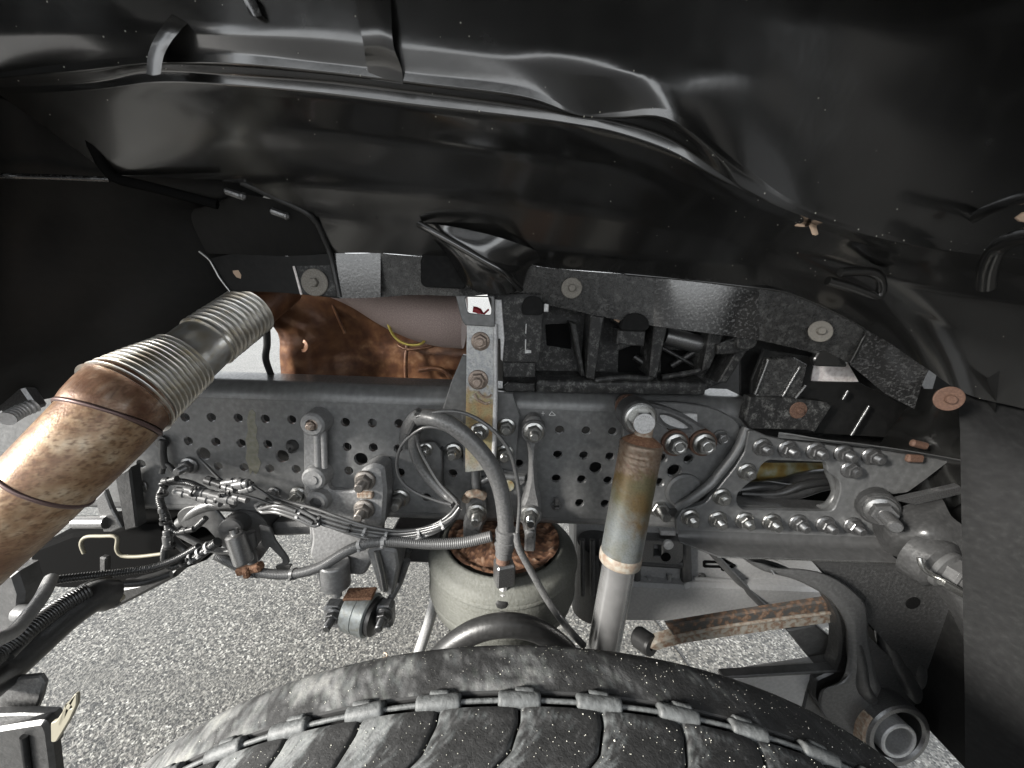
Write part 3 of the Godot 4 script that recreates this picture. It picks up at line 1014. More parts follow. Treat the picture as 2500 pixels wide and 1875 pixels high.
	var slash := sheet([[540, 30, 0.3, 552, 36, 0.3005, 566, 34, 0.3], [522, -8, 0.302, 534, -8, 0.3025, 548, -8, 0.302]], 8, [5], 0.012)
	part("added_glint_lug", slash, M.wet_skirt, o)  # lug added to catch a bright slash of reflected light
	# pocket with lit edges on the right
	var pk := Mb.new()
	pk.tube(even(smooth(path3([1788, 606, 0.15, 1830, 618, 0.15, 1880, 636, 0.15, 1898, 640, 0.15, 1905, 615, 0.155, 1893, 592, 0.16, 1860, 586, 0.16, 1815, 588, 0.16]), 0.01), 0.006), 0.006, 8)
	part("pocket_rim", pk, M.plastic, o)
	var ext := sheet([[1836, 788, 0.042, 1870, 815, 0.045, 1910, 848, 0.05, 1975, 884, 0.06], [1855, 745, 0.05, 1900, 775, 0.054, 1940, 800, 0.06, 1992, 830, 0.07], [1872, 713, 0.058, 1920, 740, 0.062, 1960, 765, 0.07, 2010, 792, 0.08]], 24, [6, 6])
	part("skirt", ext, M.wet_skirt, o)
	# bead along the skirt's upper edge, right
	var bead := Mb.new()
	bead.tube(even(smooth(path3([1350, 592, 0.037, 1480, 604, 0.039, 1593, 617, 0.043, 1699, 631, 0.048, 1800, 672, 0.052, 1868, 710, 0.056, 1862, 735, 0.052, 1838, 783, 0.043]), 0.01), 0.006), 0.0022, 8)
	part("skirt_bead", bead, M.plastic, o)
	fastener(o, 1235, 622, 0.034, 0.0165, M.washer, Vector3(0, 0, 1))
	fastener(o, 1772, 716, 0.047, 0.017, M.washer, Vector3(-0.35, 0.25, 1))

	# the front section, left of the seam
	var f := thing("mudguard_front_section", "near-black mudguard section left of the seam, curving down beside the exhaust bellows", "mudguard", Vector3(-0.6, 1.0, 0.03))
	var wa := [500, 720, -0.04, 300, 800, -0.01, 150, 850, 0.02, 0, 888, 0.06, -250, 990, 0.16]
	var wb := [505, 640, -0.02, 330, 700, 0.025, 200, 725, 0.05, 0, 835, 0.1, -250, 950, 0.22]
	var wb2 := [505, 520, 0.015, 330, 600, 0.045, 200, 675, 0.06, 0, 790, 0.12, -250, 900, 0.24]
	var wc := [480, 455, 0.045, 240, 475, 0.1, 0, 495, 0.14, -250, 500, 0.28]
	var wd := [540, 450, 0.065, 240, 393, 0.135, 0, 386, 0.175, -250, 386, 0.31]
	var wd2 := [550, 440, 0.085, 240, 383, 0.145, 0, 376, 0.185, -250, 376, 0.32]
	var wf := [600, 400, 0.085, 240, 310, 0.165, 0, 200, 0.21, -250, 80, 0.33]
	part("wall", sheet([wa, wb, wb2, wc, wd, wd2, wf], 40, [4, 4, 6, 5, 3, 4]), M.dull_plastic, f)
	var fa := [497, 629, 0.03, 560, 630, 0.03, 620, 633, 0.03, 690, 640, 0.03, 736, 645, 0.03]
	var fb := [452, 560, 0.036, 500, 549, 0.036, 560, 551, 0.036, 622, 553, 0.036, 712, 548, 0.036]
	part("skirt", sheet([fa, fb], 24, [5]), M.dull_plastic, f)
	var fc := [413, 462, 0.075, 500, 464, 0.078, 600, 468, 0.078, 735, 474, 0.062]
	var fb3 := [446, 548, 0.037, 500, 549, 0.037, 560, 551, 0.037, 622, 553, 0.037, 745, 548, 0.03]
	var fd := [470, 442, 0.1, 500, 420, 0.105, 560, 425, 0.1, 720, 462, 0.066]
	part("ledge", sheet([fb3, fc, fd], 24, [6, 4]), M.dull_plastic, f)
	var ed := Mb.new()
	ed.tube(even(path3([430, 543, 0.042, 452, 560, 0.038, 474, 600, 0.035, 497, 630, 0.032]), 0.006), 0.0018, 8)
	part("skirt_edge", ed, M.steel, f)
	var slot := Mb.new()
	slot.plate(flatpath([499, 575, 506, 574, 514, 582, 520, 594, 519, 602, 510, 599, 503, 590], 0.034), 0.0335, 0.001, 0.0003)
	part("painted_slot", slot, M.leaf, f)  # tan plate painted for the brightness seen through an oval slot
	var strip := Mb.new()
	strip.box(at(643, 606, 0.034), Vector3(0.0035, 0.045, 0.003), 0.0008, Basis(Vector3.BACK, 0.19))
	part("painted_slit", strip, M.bright, f)  # pale strip painted for the light at the joint
	var pl := Mb.new()
	pl.plate(flatpath([636, 553, 710, 549, 731, 641, 652, 636], 0.035), 0.0345, 0.002, 0.0006)
	part("joint_plate", pl, M.spatter, f)
	fastener(f, 680, 610, 0.036, 0.0215, M.washer)
	for q in [[505, 418, 0.11, 20], [603, 461, 0.086, 16]]:
		var tb := Mb.new()
		tb.box(at(q[0], q[1], q[2]), Vector3(0.026, 0.009, 0.008), 0.003, Basis(Vector3.BACK, -0.3))
		tb.box(at(q[0] + q[3], q[1] + 6, q[2] + 0.002), Vector3(0.008, 0.01, 0.008), 0.003, Basis(Vector3.BACK, -0.3))
		part("joint_tab", tb, M.dull_steel, f)
	# a dead leaf stuck to the liner
	var leaf := Mb.new()
	var lp := []
	for row in [[1716, 487, 1722, 483, 1740, 484], [1719, 490, 1738, 490, 1748, 488], [1742, 475, 1750, 486, 1757, 480], [1752, 476, 1752, 500, 1764, 490], [1766, 484, 1756, 512, 1768, 506]]:
		lp.append(PackedVector3Array([at(row[0], row[1], 0.215), at(row[2], row[3], 0.219), at(row[4], row[5], 0.216)]))
	leaf.grid(lp, 1.0)
	solo("dead_leaf", leaf, M.leaf, "small curled tan dead leaf stuck to the black liner at right", "leaf")


# ---------------------------------------------------------------- the frame rail

func hole_rows() -> Array:
	var out := []
	for h in [[682, 60], [890, 65], [1098, 72], [1302, 78], [480, 60], [1716, 97], [1924, 103], [2130, 108], [505, 243], [717, 250], [912, 260], [1117, 268], [1730, 288], [1932, 293], [140, 418], [735, 438], [935, 445], [1135, 455], [1337, 460], [1742, 472], [2140, 487], [272, 230]]:
		out.append([265.4 + 0.28 * h[0], 884.8 + 0.28 * h[1], 0.0083])
	for h in [[622, 342], [1228, 362], [1836, 383]]:
		out.append([265.4 + 0.28 * h[0], 884.8 + 0.28 * h[1], 0.0128])
	for h in [[70, 460], [1315, 315], [1520, 322], [1725, 328], [1300, 506], [1502, 512], [1703, 520], [490, 650], [1288, 690], [1485, 697], [1688, 705], [290, 835], [1470, 878], [1665, 885], [585, 528], [1000, 575]]:
		out.append([840.6 + 0.28 * h[0], 840.6 + 0.28 * h[1], 0.0083])
	out.append([840.6 + 0.28 * 1593, 840.6 + 0.28 * 608, 0.0118])
	for h in [[527, 535, 0.0085], [732, 540, 0.009], [620, 632, 0.0125], [505, 720, 0.008], [703, 725, 0.0085]]:
		out.append([1283 + 0.28 * h[0], 840.6 + 0.28 * h[1], h[2]])
	return out

func rail() -> void:
	var o := thing("frame_rail", "long grey steel frame rail punched with rows of round holes", "frame rail", Vector3(-0.1, 0.705, -0.04))
	var b := Mb.new()
	var holes := []
	for h in hole_rows():
		if at(h[0], h[1], 0).y - h[2] < 0.73:
			continue
		holes.append(circle(xy(at(h[0], h[1], 0)), h[2], 18))
	b.plate(PackedVector2Array([Vector2(-1.5, 0.727), Vector2(0.43, 0.727), Vector2(0.43, 0.945), Vector2(-1.5, 0.945)]), 0.0, 0.008, 0.0005, holes)
	part("web", b, M.paint, o)
	for top in [true, false]:
		var f := Mb.new()
		var prof := []
		var r := 0.03 if top else 0.022
		for k in 9:
			var a := PI / 2 * k / 8
			prof.append(Vector2(r * sin(a), -r * (1 - cos(a))))
		prof.append(Vector2(r, -0.085))
		prof.append(Vector2(r - 0.002, -0.087))
		prof.append(Vector2(r - 0.008, -0.085))
		prof.append(Vector2(r - 0.008, -0.03))
		var rows := []
		for q in prof:
			var y: float = 0.945 + q.x if top else 0.727 - q.x
			var row := PackedVector3Array()
			for k in 12:
				row.append(Vector3(lerpf(-1.5, 0.43, k / 11.0), y, q.y))
			rows.append(row)
		f.grid(rows, -1.0 if top else 1.0)
		part("flange", f, M.paint, o)
	var inf := Mb.new()
	inf.box(Vector3(0.04, 0.765, -0.097), Vector3(0.76, 0.12, 0.008), 0.002)
	part("added_hole_backing", inf, M.paint_dark, o)  # dark strip added behind the web to stop light through its holes
	# stamped marks
	var s := Mb.new()
	for q in [[1186, 897, 1192, 889], [1192, 889, 1200, 897], [1200, 897, 1186, 897], [1170, 893, 1176, 893], [1173, 889, 1173, 898]]:
		s.tube(PackedVector3Array([at(q[0], q[1], 0.0003), at(q[2], q[3], 0.0003)]), 0.0007, 6)
	part("stamped_mark", s, M.galvanised, o)
	# bolts of the rail itself
	for q in [[865, 1075, 0.0, 0.0185, 1.2, 0.4], [980, 975, 0.004, 0.0165, 0.8, 0.2], [646, 1068, 0.004, 0.0165, 1.4, 0.2], [1421, 1092, 0.002, 0.021, 1.3, 0.1]]:
		bolt(o, at(q[0], q[1], q[2]), q[3], q[4], M.steel, Vector3(0, 0, 1), "bolt", true, q[5])
	bolt(o, at(410, 1005, 0.002), 0.0165, 1.0, M.dull_steel)
	bolt(o, at(305, 1050, 0.002), 0.013, 0.4, M.dull_steel)
	bolt(o, at(592, 1063, 0.002), 0.011, 0.2, M.dull_steel)
	# slotted clip pushed through the web
	var c := Mb.new()
	c.lathe([Vector2(0.009, 0), Vector2(0.009, 0.004), Vector2(0.006, 0.006)], at(1201, 1091, 0), Vector3.BACK, 14)
	c.box(at(1201, 1084, 0.006), Vector3(0.009, 0.016, 0.008), 0.002)
	c.box(at(1203, 1098, 0.006), Vector3(0.011, 0.006, 0.008), 0.002)
	part("web_clip", c, M.dull_steel, o)
	var c2 := Mb.new()
	c2.lathe([Vector2(0.012, 0), Vector2(0.012, 0.003), Vector2(0.007, 0.01), Vector2(0.0, 0.01)], at(632, 962, 0), Vector3.BACK, 12)
	c2.tube(smooth(path3([626, 968, 0.01, 622, 975, 0.016, 630, 978, 0.012, 640, 974, 0.008]), 0.003), 0.0018, 6)
	part("web_clip", c2, M.black, o)
	# olive run-off stain, thinner than paint
	var st := Mb.new()
	st.plate(flatpath([538, 888, 545, 884, 552, 892, 551, 912, 556, 925, 553, 945, 560, 962, 557, 985, 564, 1000, 558, 1018, 552, 1026, 546, 1016, 540, 1026, 536, 1004, 530, 990, 534, 968, 530, 950, 536, 930, 533, 910], 0.0003), 0.0004, 0.0003, 0.0001)
	part("runoff_stain", st, M.runoff, o)
	# thickened outer plate behind the shock absorber
	var pl := Mb.new()
	var outline := flatpath([1345, 905, 1375, 868, 1470, 870, 1540, 880, 1590, 905, 1606, 935, 1598, 980, 1560, 1035, 1520, 1075, 1478, 1100, 1350, 1095], 0.012)
	var hs := []
	for h in [[527, 535, 0.0085], [732, 540, 0.009], [620, 632, 0.0125], [505, 720, 0.008], [703, 725, 0.0085]]:
		hs.append(circle(xy(at(1283 + 0.28 * h[0], 840.6 + 0.28 * h[1], 0.012)), h[2], 18))
	pl.plate(round_poly(outline, 0.02, 4), 0.012, 0.0105, 0.002, hs)
	part("reinforcement_plate", pl, M.paint, o)
	var sm := Mb.new()
	sm.lathe([Vector2(0.034, 0.0), Vector2(0.034, 0.006), Vector2(0.03, 0.009), Vector2(0, 0.009)], at(1476, 1058, 0.012), Vector3.BACK, 28)
	part("boss", sm, M.paint, o)
	var pp := Mb.new()
	pp.tube(even(smooth(path3([1612, 925, 0.02, 1590, 975, 0.03, 1548, 1030, 0.032, 1530, 1050, 0.034, 1490, 1080, 0.03, 1462, 1095, 0.022]), 0.01), 0.008), 0.008, 12)
	part("edge_lip", pp, M.paint, o)


# ---------------------------------------------------------------- tyre

func tyre() -> void:
	var c := Vector3(0.035, 0.298, 0.51)
	var big := 0.55
	var o := thing("tyre", "large wet black truck tyre at the bottom, its ribbed tread speckled with pale dirt and painted glints", "tyre", Vector3(c.x, -0.25, c.z))
	var dust := cloud(91, 0.05, 3)
	var specks := cloud(92, 0.005, 4)
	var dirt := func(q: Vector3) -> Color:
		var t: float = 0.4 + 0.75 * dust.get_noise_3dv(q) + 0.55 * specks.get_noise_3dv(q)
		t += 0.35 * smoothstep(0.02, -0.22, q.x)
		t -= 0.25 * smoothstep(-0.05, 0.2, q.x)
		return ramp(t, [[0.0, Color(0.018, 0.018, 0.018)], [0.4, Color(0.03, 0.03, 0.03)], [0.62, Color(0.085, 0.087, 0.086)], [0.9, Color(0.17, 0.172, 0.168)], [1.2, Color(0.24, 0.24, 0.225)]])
	var b := Mb.new()
	var prof := []
	for q in [[0.25, -0.075], [0.2, -0.11], [0.14, -0.132], [0.08, -0.14], [0.045, -0.138], [0.025, -0.132], [0.0135, -0.126], [0.006, -0.119], [0.0025, -0.113], [0.0012, -0.107], [0.0006, -0.101], [0.0003, -0.095], [0.0, -0.089], [0.0, -0.083], [0.0002, -0.077], [0.0006, -0.0735]]:
		prof.append(Vector2(big - q[0], q[1]))
	b.lathe(prof, c, Vector3.BACK, 900, true)
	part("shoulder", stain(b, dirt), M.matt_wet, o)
	var g := Mb.new()
	g.lathe([Vector2(big - 0.0006, -0.0735), Vector2(big - 0.002, -0.0725), Vector2(big - 0.014, -0.072), Vector2(big - 0.014, -0.06), Vector2(big - 0.013, 0.1), Vector2(big - 0.02, 0.12), Vector2(big - 0.045, 0.14), Vector2(big - 0.1, 0.145), Vector2(0.3, 0.08)], c, Vector3.BACK, 140)
	part("carcass", g, M.groove, o)
	var rim := Mb.new()
	rim.lathe([Vector2(0.05, 0.0), Vector2(0.2, 0.0), Vector2(0.27, -0.06), Vector2(0.3, -0.08), Vector2(0.3, 0.08), Vector2(0.27, 0.06)], c, Vector3.BACK, 60)
	part("rim", rim, M.paint_dark, o)
	# tread blocks, all round, with a curved slit between neighbours; pale strips on the left ones paint in side light
	var count := 56
	var step := TAU / count
	var kinds := []
	for kind in 3:
		var blk := Mb.new()
		var rows := []
		var nz := 44
		var na := 30
		for i in nz + 1:
			var z := lerpf(-0.061, 0.1, float(i) / nz)
			var d := z + 0.061
			var s := -0.35 * maxf(0.0, d - 0.01) - 0.75 * maxf(0.0, d - 0.03) + 0.4 * maxf(0.0, d - 0.07)
			var row := PackedVector3Array()
			for k in na + 3:
				var t := clampf(float(k - 1) / na, 0, 1)
				var a := PI / 2 - s / big + (t - 0.5) * (step - 0.0036)
				var r := big + 0.001 - (0.013 if k == 0 or k == na + 2 else (0.0009 if k == 1 or k == na + 1 else 0.0)) - 0.0015 * pow(absf(t - 0.5) * 2.0, 4.0)
				if i == 0:
					r -= 0.0012
				row.append(Vector3(cos(a) * r, sin(a) * r, z))
			rows.append(row)
		var first := PackedVector3Array()
		for q in rows[0]:
			first.append(Vector3(q.x, q.y, 0) * 0.976 + Vector3(0, 0, -0.061))
		blk.grid([first, rows[0]], -1.0)
		blk.grid(rows, -1.0)
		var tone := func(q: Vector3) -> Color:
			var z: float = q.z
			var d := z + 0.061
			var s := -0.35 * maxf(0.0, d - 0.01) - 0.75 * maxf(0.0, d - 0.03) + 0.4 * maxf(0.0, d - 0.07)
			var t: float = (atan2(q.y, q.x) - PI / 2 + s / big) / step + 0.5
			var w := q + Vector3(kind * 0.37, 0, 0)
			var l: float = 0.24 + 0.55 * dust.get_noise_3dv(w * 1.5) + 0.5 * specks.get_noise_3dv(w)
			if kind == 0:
				l += 0.6 * smoothstep(0.52, 0.6, t + 0.08 * dust.get_noise_3dv(w * 3.0))  # pale strip: light from the left put into the colour
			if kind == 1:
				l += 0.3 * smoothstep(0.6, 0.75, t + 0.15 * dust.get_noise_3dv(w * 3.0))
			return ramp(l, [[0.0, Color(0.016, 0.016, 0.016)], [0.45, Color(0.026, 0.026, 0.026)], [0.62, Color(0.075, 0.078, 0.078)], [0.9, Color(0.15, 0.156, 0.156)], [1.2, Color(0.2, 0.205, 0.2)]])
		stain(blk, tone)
		kinds.append(blk.done())
	var first_turn := deg_to_rad(92.17 - 90.0)
	for k in count:
		var m := MeshInstance3D.new()
		m.name = "tread_block"
		var turn := fmod(step * (k + 0.5) + first_turn, TAU)
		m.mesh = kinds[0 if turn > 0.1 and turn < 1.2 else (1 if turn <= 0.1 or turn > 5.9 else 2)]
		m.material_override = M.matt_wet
		m.position = c - o.position
		m.rotation.z = turn
		o.add_child(m, true)
	# rubber bridges lying in the shoulder groove, one at each slit, joined by a thin fin
	var fin := Mb.new()
	var ring := PackedVector3Array()
	for k in 181:
		ring.append(c + Vector3(cos(TAU * k / 180) * (big - 0.0015), sin(TAU * k / 180) * (big - 0.0015), -0.0665))
	fin.tube(ring, 0.0019, 8, false)
	part("groove_fin", fin, M.bridge, o)
	var bridges := []
	for kind in 3:
		var br := Mb.new()
		var w: float = [0.031, 0.033, 0.029][kind]
		var half := w * 0.53
		var tops := [Vector2(0, -half), Vector2(0.0046, -half), Vector2(0.0058, -half + 0.0008), Vector2(0.0062, -half + 0.003), Vector2(0.0063, 0.0), Vector2(0.0062, half - 0.003), Vector2(0.0058, half - 0.0008), Vector2(0.0046, half), Vector2(0, half)]
		br.lathe(tops, Vector3(0, big - 0.002, -0.0668), Vector3(1, 0.02 * (kind - 1), 0), 18, true)
		var q0 := w * (0.14 - 0.13 * kind)
		br.lathe([Vector2(0, -0.008), Vector2(0.003, -0.0076), Vector2(0.0036, -0.006), Vector2(0.0036, 0.006), Vector2(0.003, 0.0076), Vector2(0, 0.008)], Vector3(q0, big + 0.0005, -0.0712), Vector3(1, 0, 0.05), 14, true)
		bridges.append(br.done())
	for k in count:
		var m := MeshInstance3D.new()
		m.name = "groove_bridge"
		m.mesh = bridges[(k * 7) % 3]
		m.material_override = M.bridge
		m.position = c - o.position
		m.rotation.z = step * k + first_turn + 0.003 * sin(k * 2.4)
		o.add_child(m, true)
	# gritty dirt and drops on the rubber, their glint put into the pale colour
	var rng := RandomNumberGenerator.new()
	rng.seed = 5
	var gm := Mb.new()
	for k in 1700:
		var z := rng.randf_range(-0.122, 0.0)
		if z > -0.077 and z < -0.058:
			continue
		var a := PI / 2 + rng.randf_range(-0.8, 0.8)
		var r := big + 0.0012
		if z < -0.07:
			r = big
			for j in range(6, prof.size() - 1):
				if z >= prof[j].y and z <= prof[j + 1].y:
					r = lerpf(prof[j].x, prof[j + 1].x, (z - prof[j].y) / (prof[j + 1].y - prof[j].y))
		var s := rng.randf_range(0.00015, 0.00036) * (2.0 if rng.randf() < 0.05 else 1.0)
		var q := c + Vector3(cos(a) * r, sin(a) * r, z)
		var up := Vector3(cos(a), sin(a), 0)
		gm.lathe([Vector2(s, -s * 0.4), Vector2(s * 0.75, s * 0.5), Vector2(0, s * 0.8)], q, up, 5 if s < 0.0007 else 7, true)
	var gp := part("grit_glints", gm, M.grit_glints, o)
	gp.set_meta("kind", "stuff")
	for q in [[1073, 1576, 0.449], [965, 1616, 0.462], [900, 1650, 0.476], [1160, 1640, 0.47], [1100, 1655, 0.475], [830, 1410, 0.385]]:
		var fl := Mb.new()
		var w := at(q[0], q[1], q[2])
		fl.tube(smooth(PackedVector3Array([w, w + Vector3(0.003, 0.001, 0.002), w + Vector3(0.004, 0.001, 0.005), w + Vector3(0.001, 0.0015, 0.007)]), 0.001), 0.0007, 6)
		part("straw_fleck", fl, M.leaf, o)


# ---------------------------------------------------------------- exhaust with its two bellows

func spread(count: int, a: float, b: float) -> Array:
	var out := []
	for k in count:
		out.append(lerpf(a, b, float(k) / maxi(1, count - 1)))
	return out

func exhaust() -> void:
	var axis := PackedVector3Array()
	for q in [[-200, 1330, 0.46], [-100, 1230, 0.45], [0, 1138, 0.446], [101, 1043, 0.45], [237, 906, 0.487], [267, 866, 0.503], [396, 780, 0.57], [449, 738, 0.6], [534, 676, 0.665], [610, 618, 0.75]]:
		axis.append(deep(q[0], q[1], q[2]))
	var fine := even(smooth(axis, 0.01), 0.004)
	# find where along the curve the marks of the photograph lie
	var mark := func(u: float, v: float) -> int:
		var best := 0
		var bd := 1e9
		for k in fine.size():
			var l: Vector3 = view.transposed() * (fine[k] - EYE)
			var pu := (l.x / -l.z * F + 1250) / 1.1302
			var pv := (-l.y / -l.z * F + 937.5) / 1.1302
			var d := Vector2(pu - u, pv - v).length()
			if d < bd:
				bd = d
				best = k
		return best
	var i1: int = mark.call(267, 866)
	var i2: int = mark.call(396, 780)
	var i3: int = mark.call(449, 737)
	var i4: int = mark.call(536, 674)
	var c1: int = mark.call(237, 906)
	var c0: int = mark.call(101, 1043)
	var o := thing("exhaust_pipe", "heat-tinted exhaust pipe with two ribbed steel bellows running down from right to left", "exhaust pipe", fine[i1] - Vector3(0, 0.1, 0))
	var lower := Mb.new()
	lower.tube(even(fine.slice(0, c0 + 1), 0.0015), 0.0445, 150, false)
	var n1 := cloud(61, 0.05)
	var n2 := cloud(62, 0.012, 3)
	var n3 := cloud(63, 0.006, 2)
	var ring0 := fine[c0]
	var ring1 := fine[c1]
	var tint := func(q: Vector3) -> Color:
		var t: float = 0.48 + 0.42 * n1.get_noise_3dv(q) + 0.2 * n2.get_noise_3dv(q)
		t -= 0.2 * exp(-pow(q.distance_to(ring1) / 0.075, 2))
		t -= 0.14 * clampf((q.z - ring0.z) / 0.06, -1.0, 1.0)
		var base := ramp(t, [[0.0, Color(0.09, 0.045, 0.026)], [0.25, Color(0.155, 0.085, 0.046)], [0.45, Color(0.25, 0.165, 0.098)], [0.62, Color(0.34, 0.26, 0.175)], [0.85, Color(0.42, 0.38, 0.31)], [1.0, Color(0.5, 0.48, 0.45)]])
		return base.lerp(Color(0.09, 0.042, 0.02), 0.75 * smoothstep(0.12, 0.4, n3.get_noise_3dv(q) + 0.25 * n1.get_noise_3dv(q * 1.7)))
	var dark := func(q: Vector3) -> Color:
		var t: float = 0.42 + 0.5 * n1.get_noise_3dv(q * 1.3) + 0.25 * n2.get_noise_3dv(q)
		var base := ramp(t, [[0.0, Color(0.075, 0.038, 0.025)], [0.35, Color(0.15, 0.083, 0.052)], [0.55, Color(0.24, 0.155, 0.105)], [0.75, Color(0.38, 0.325, 0.28)], [1.0, Color(0.48, 0.46, 0.44)]])
		return base.lerp(Color(0.08, 0.036, 0.02), 0.6 * smoothstep(0.15, 0.4, n3.get_noise_3dv(q)))
	part("lower_pipe", stain(lower, tint), M.scale, o)
	var mid := Mb.new()
	var mp := even(fine.slice(c0, c1 + 1), 0.0015)
	mid.tube(mp, spread(mp.size(), 0.046, 0.0515), 150, false)
	part("middle_pipe", stain(mid, tint), M.scale, o)
	var collar := Mb.new()
	var cp := even(fine.slice(c1, i1 + 4), 0.0015)
	collar.tube(cp, spread(cp.size(), 0.0525, 0.055), 150, false)
	part("collar", stain(collar, dark), M.scale, o)
	var sl := Mb.new()
	sl.tube(fine.slice(i2 - 3, i3 + 4), spread(i3 - i2 + 7, 0.0415, 0.039), 40, false)
	part("sleeve", sl, M.stainless, o)
	for rr in [[c1, 0.0535], [c0, 0.047]]:
		var d := (fine[rr[0] + 1] - fine[rr[0] - 1]).normalized()
		var w := Mb.new()
		w.lathe([Vector2(rr[1] - 0.004, -0.003), Vector2(rr[1], -0.0022), Vector2(rr[1] + 0.001, 0), Vector2(rr[1], 0.0022), Vector2(rr[1] - 0.004, 0.003)], fine[rr[0]], d, 48, true)
		part("weld_bead", w, M.weld, o)
	var k0 := 0
	for pair in [[i1, i2, 13, 0.059, 0.0455], [i3, i4, 11, 0.0428, 0.0425]]:
		var bb := Mb.new()
		var seg := even(fine.slice(pair[0], pair[1] + 1), 0.0006)
		var rad := []
		for k in seg.size():
			var ph: float = float(k) / (seg.size() - 1) * (pair[2] - 1) + 0.5
			rad.append(lerpf(pair[3], pair[4], float(k) / seg.size()) - 0.0065 * pow(absf(cos(PI * ph)), 1.3))
		bb.tube(seg, rad, 56, false)
		part("bellows", bb, M.stainless, o)
		k0 += 1
	var outl := Mb.new()
	outl.tube(fine.slice(i4, fine.size()), 0.037, 36, false)
	part("outlet", outl, M.shield, o)
	# crimps in the ribs at the bellows' underside
	var side := Mb.new()
	side.tube(smooth(path3([576, 712, -0.02, 577, 745, -0.03, 574, 775, -0.05, 586, 812, -0.08]), 0.01), 0.006, 10)
	solo("wiring_sheath", side, M.black_cable, "dark green-black sheathed cable hanging beside the upper bellows' end", "cable")


# ---------------------------------------------------------------- what lies behind the rail: heat shield, elbow

func engine_side() -> void:
	var o := thing("heat_shield", "brown rust-tinted heat shield housing behind the rail, right of the bellows", "heat shield", at(800, 830, -0.28))
	var front := [
		[470, 600, -0.16, 560, 605, -0.2, 700, 610, -0.22, 1000, 620, -0.24],
		[500, 640, -0.15, 560, 640, -0.2, 600, 660, -0.21, 700, 650, -0.23, 1000, 660, -0.25],
		[560, 680, -0.17, 600, 690, -0.2, 650, 700, -0.21, 750, 690, -0.26, 1010, 700, -0.27],
		[600, 720, -0.19, 612, 730, -0.19, 650, 730, -0.2, 760, 730, -0.28, 1010, 740, -0.27],
		[604, 770, -0.2, 625, 770, -0.19, 660, 780, -0.21, 760, 770, -0.29, 1010, 770, -0.26],
		[610, 850, -0.22, 640, 850, -0.2, 670, 850, -0.22, 800, 850, -0.3, 1010, 850, -0.28]]
	part("shell", sheet(front, 60, [4, 4, 4, 4, 4], 0.01), M.shield, o)
	for q in [[655, 747, -0.205, 0.016]]:
		var b := Mb.new()
		b.lathe([Vector2(q[3], 0), Vector2(q[3] * 0.9, 0.003), Vector2(q[3] * 0.5, 0.004), Vector2(q[3] * 0.4, 0.001), Vector2(0, 0.001)], at(q[0], q[1], q[2]), Vector3(-0.2, 0.1, 1), 20)
		part("boss", b, M.shield, o)
	for q in [[[860, 745, -0.26, 880, 755, -0.25, 925, 750, -0.24, 960, 735, -0.24], 0.004], [[880, 745, -0.255, 876, 780, -0.25, 878, 830, -0.25], 0.005], [[905, 800, -0.25, 940, 795, -0.25, 965, 805, -0.25, 985, 840, -0.25], 0.006], [[700, 600, -0.225, 720, 660, -0.24, 745, 720, -0.26], 0.004]]:
		var b := Mb.new()
		b.tube(even(smooth(path3(q[0]), 0.01), 0.008), q[1], 8)
		part("pressed_rib", b, M.shield, o)
	var e := thing("exhaust_elbow", "dull purple-brown exhaust elbow tapering behind the upright bracket", "exhaust elbow", at(900, 745, -0.15))
	var eb := Mb.new()
	var ep := even(smooth(path3([700, 600, -0.2, 780, 625, -0.17, 860, 660, -0.15, 940, 688, -0.14, 1004, 695, -0.14]), 0.01), 0.008)
	var er := []
	for k in ep.size():
		er.append(lerpf(0.036, 0.056, smoothstep(0.0, 0.7, float(k) / ep.size())))
	eb.tube(ep, er, 36)
	part("bend", eb, M.elbow, e)
	var w := Mb.new()
	w.tube(even(smooth(path3([833, 675, -0.12, 842, 710, -0.11, 858, 733, -0.1, 880, 744, -0.1, 905, 744, -0.1, 918, 735, -0.11, 935, 710, -0.13]), 0.005), 0.004), 0.0028, 8)
	solo("yellow_clip", w, M.yellow, "thin bent yellow metal wire clip below the purple-brown elbow", "wire clip")


# ---------------------------------------------------------------- upright bracket in the middle

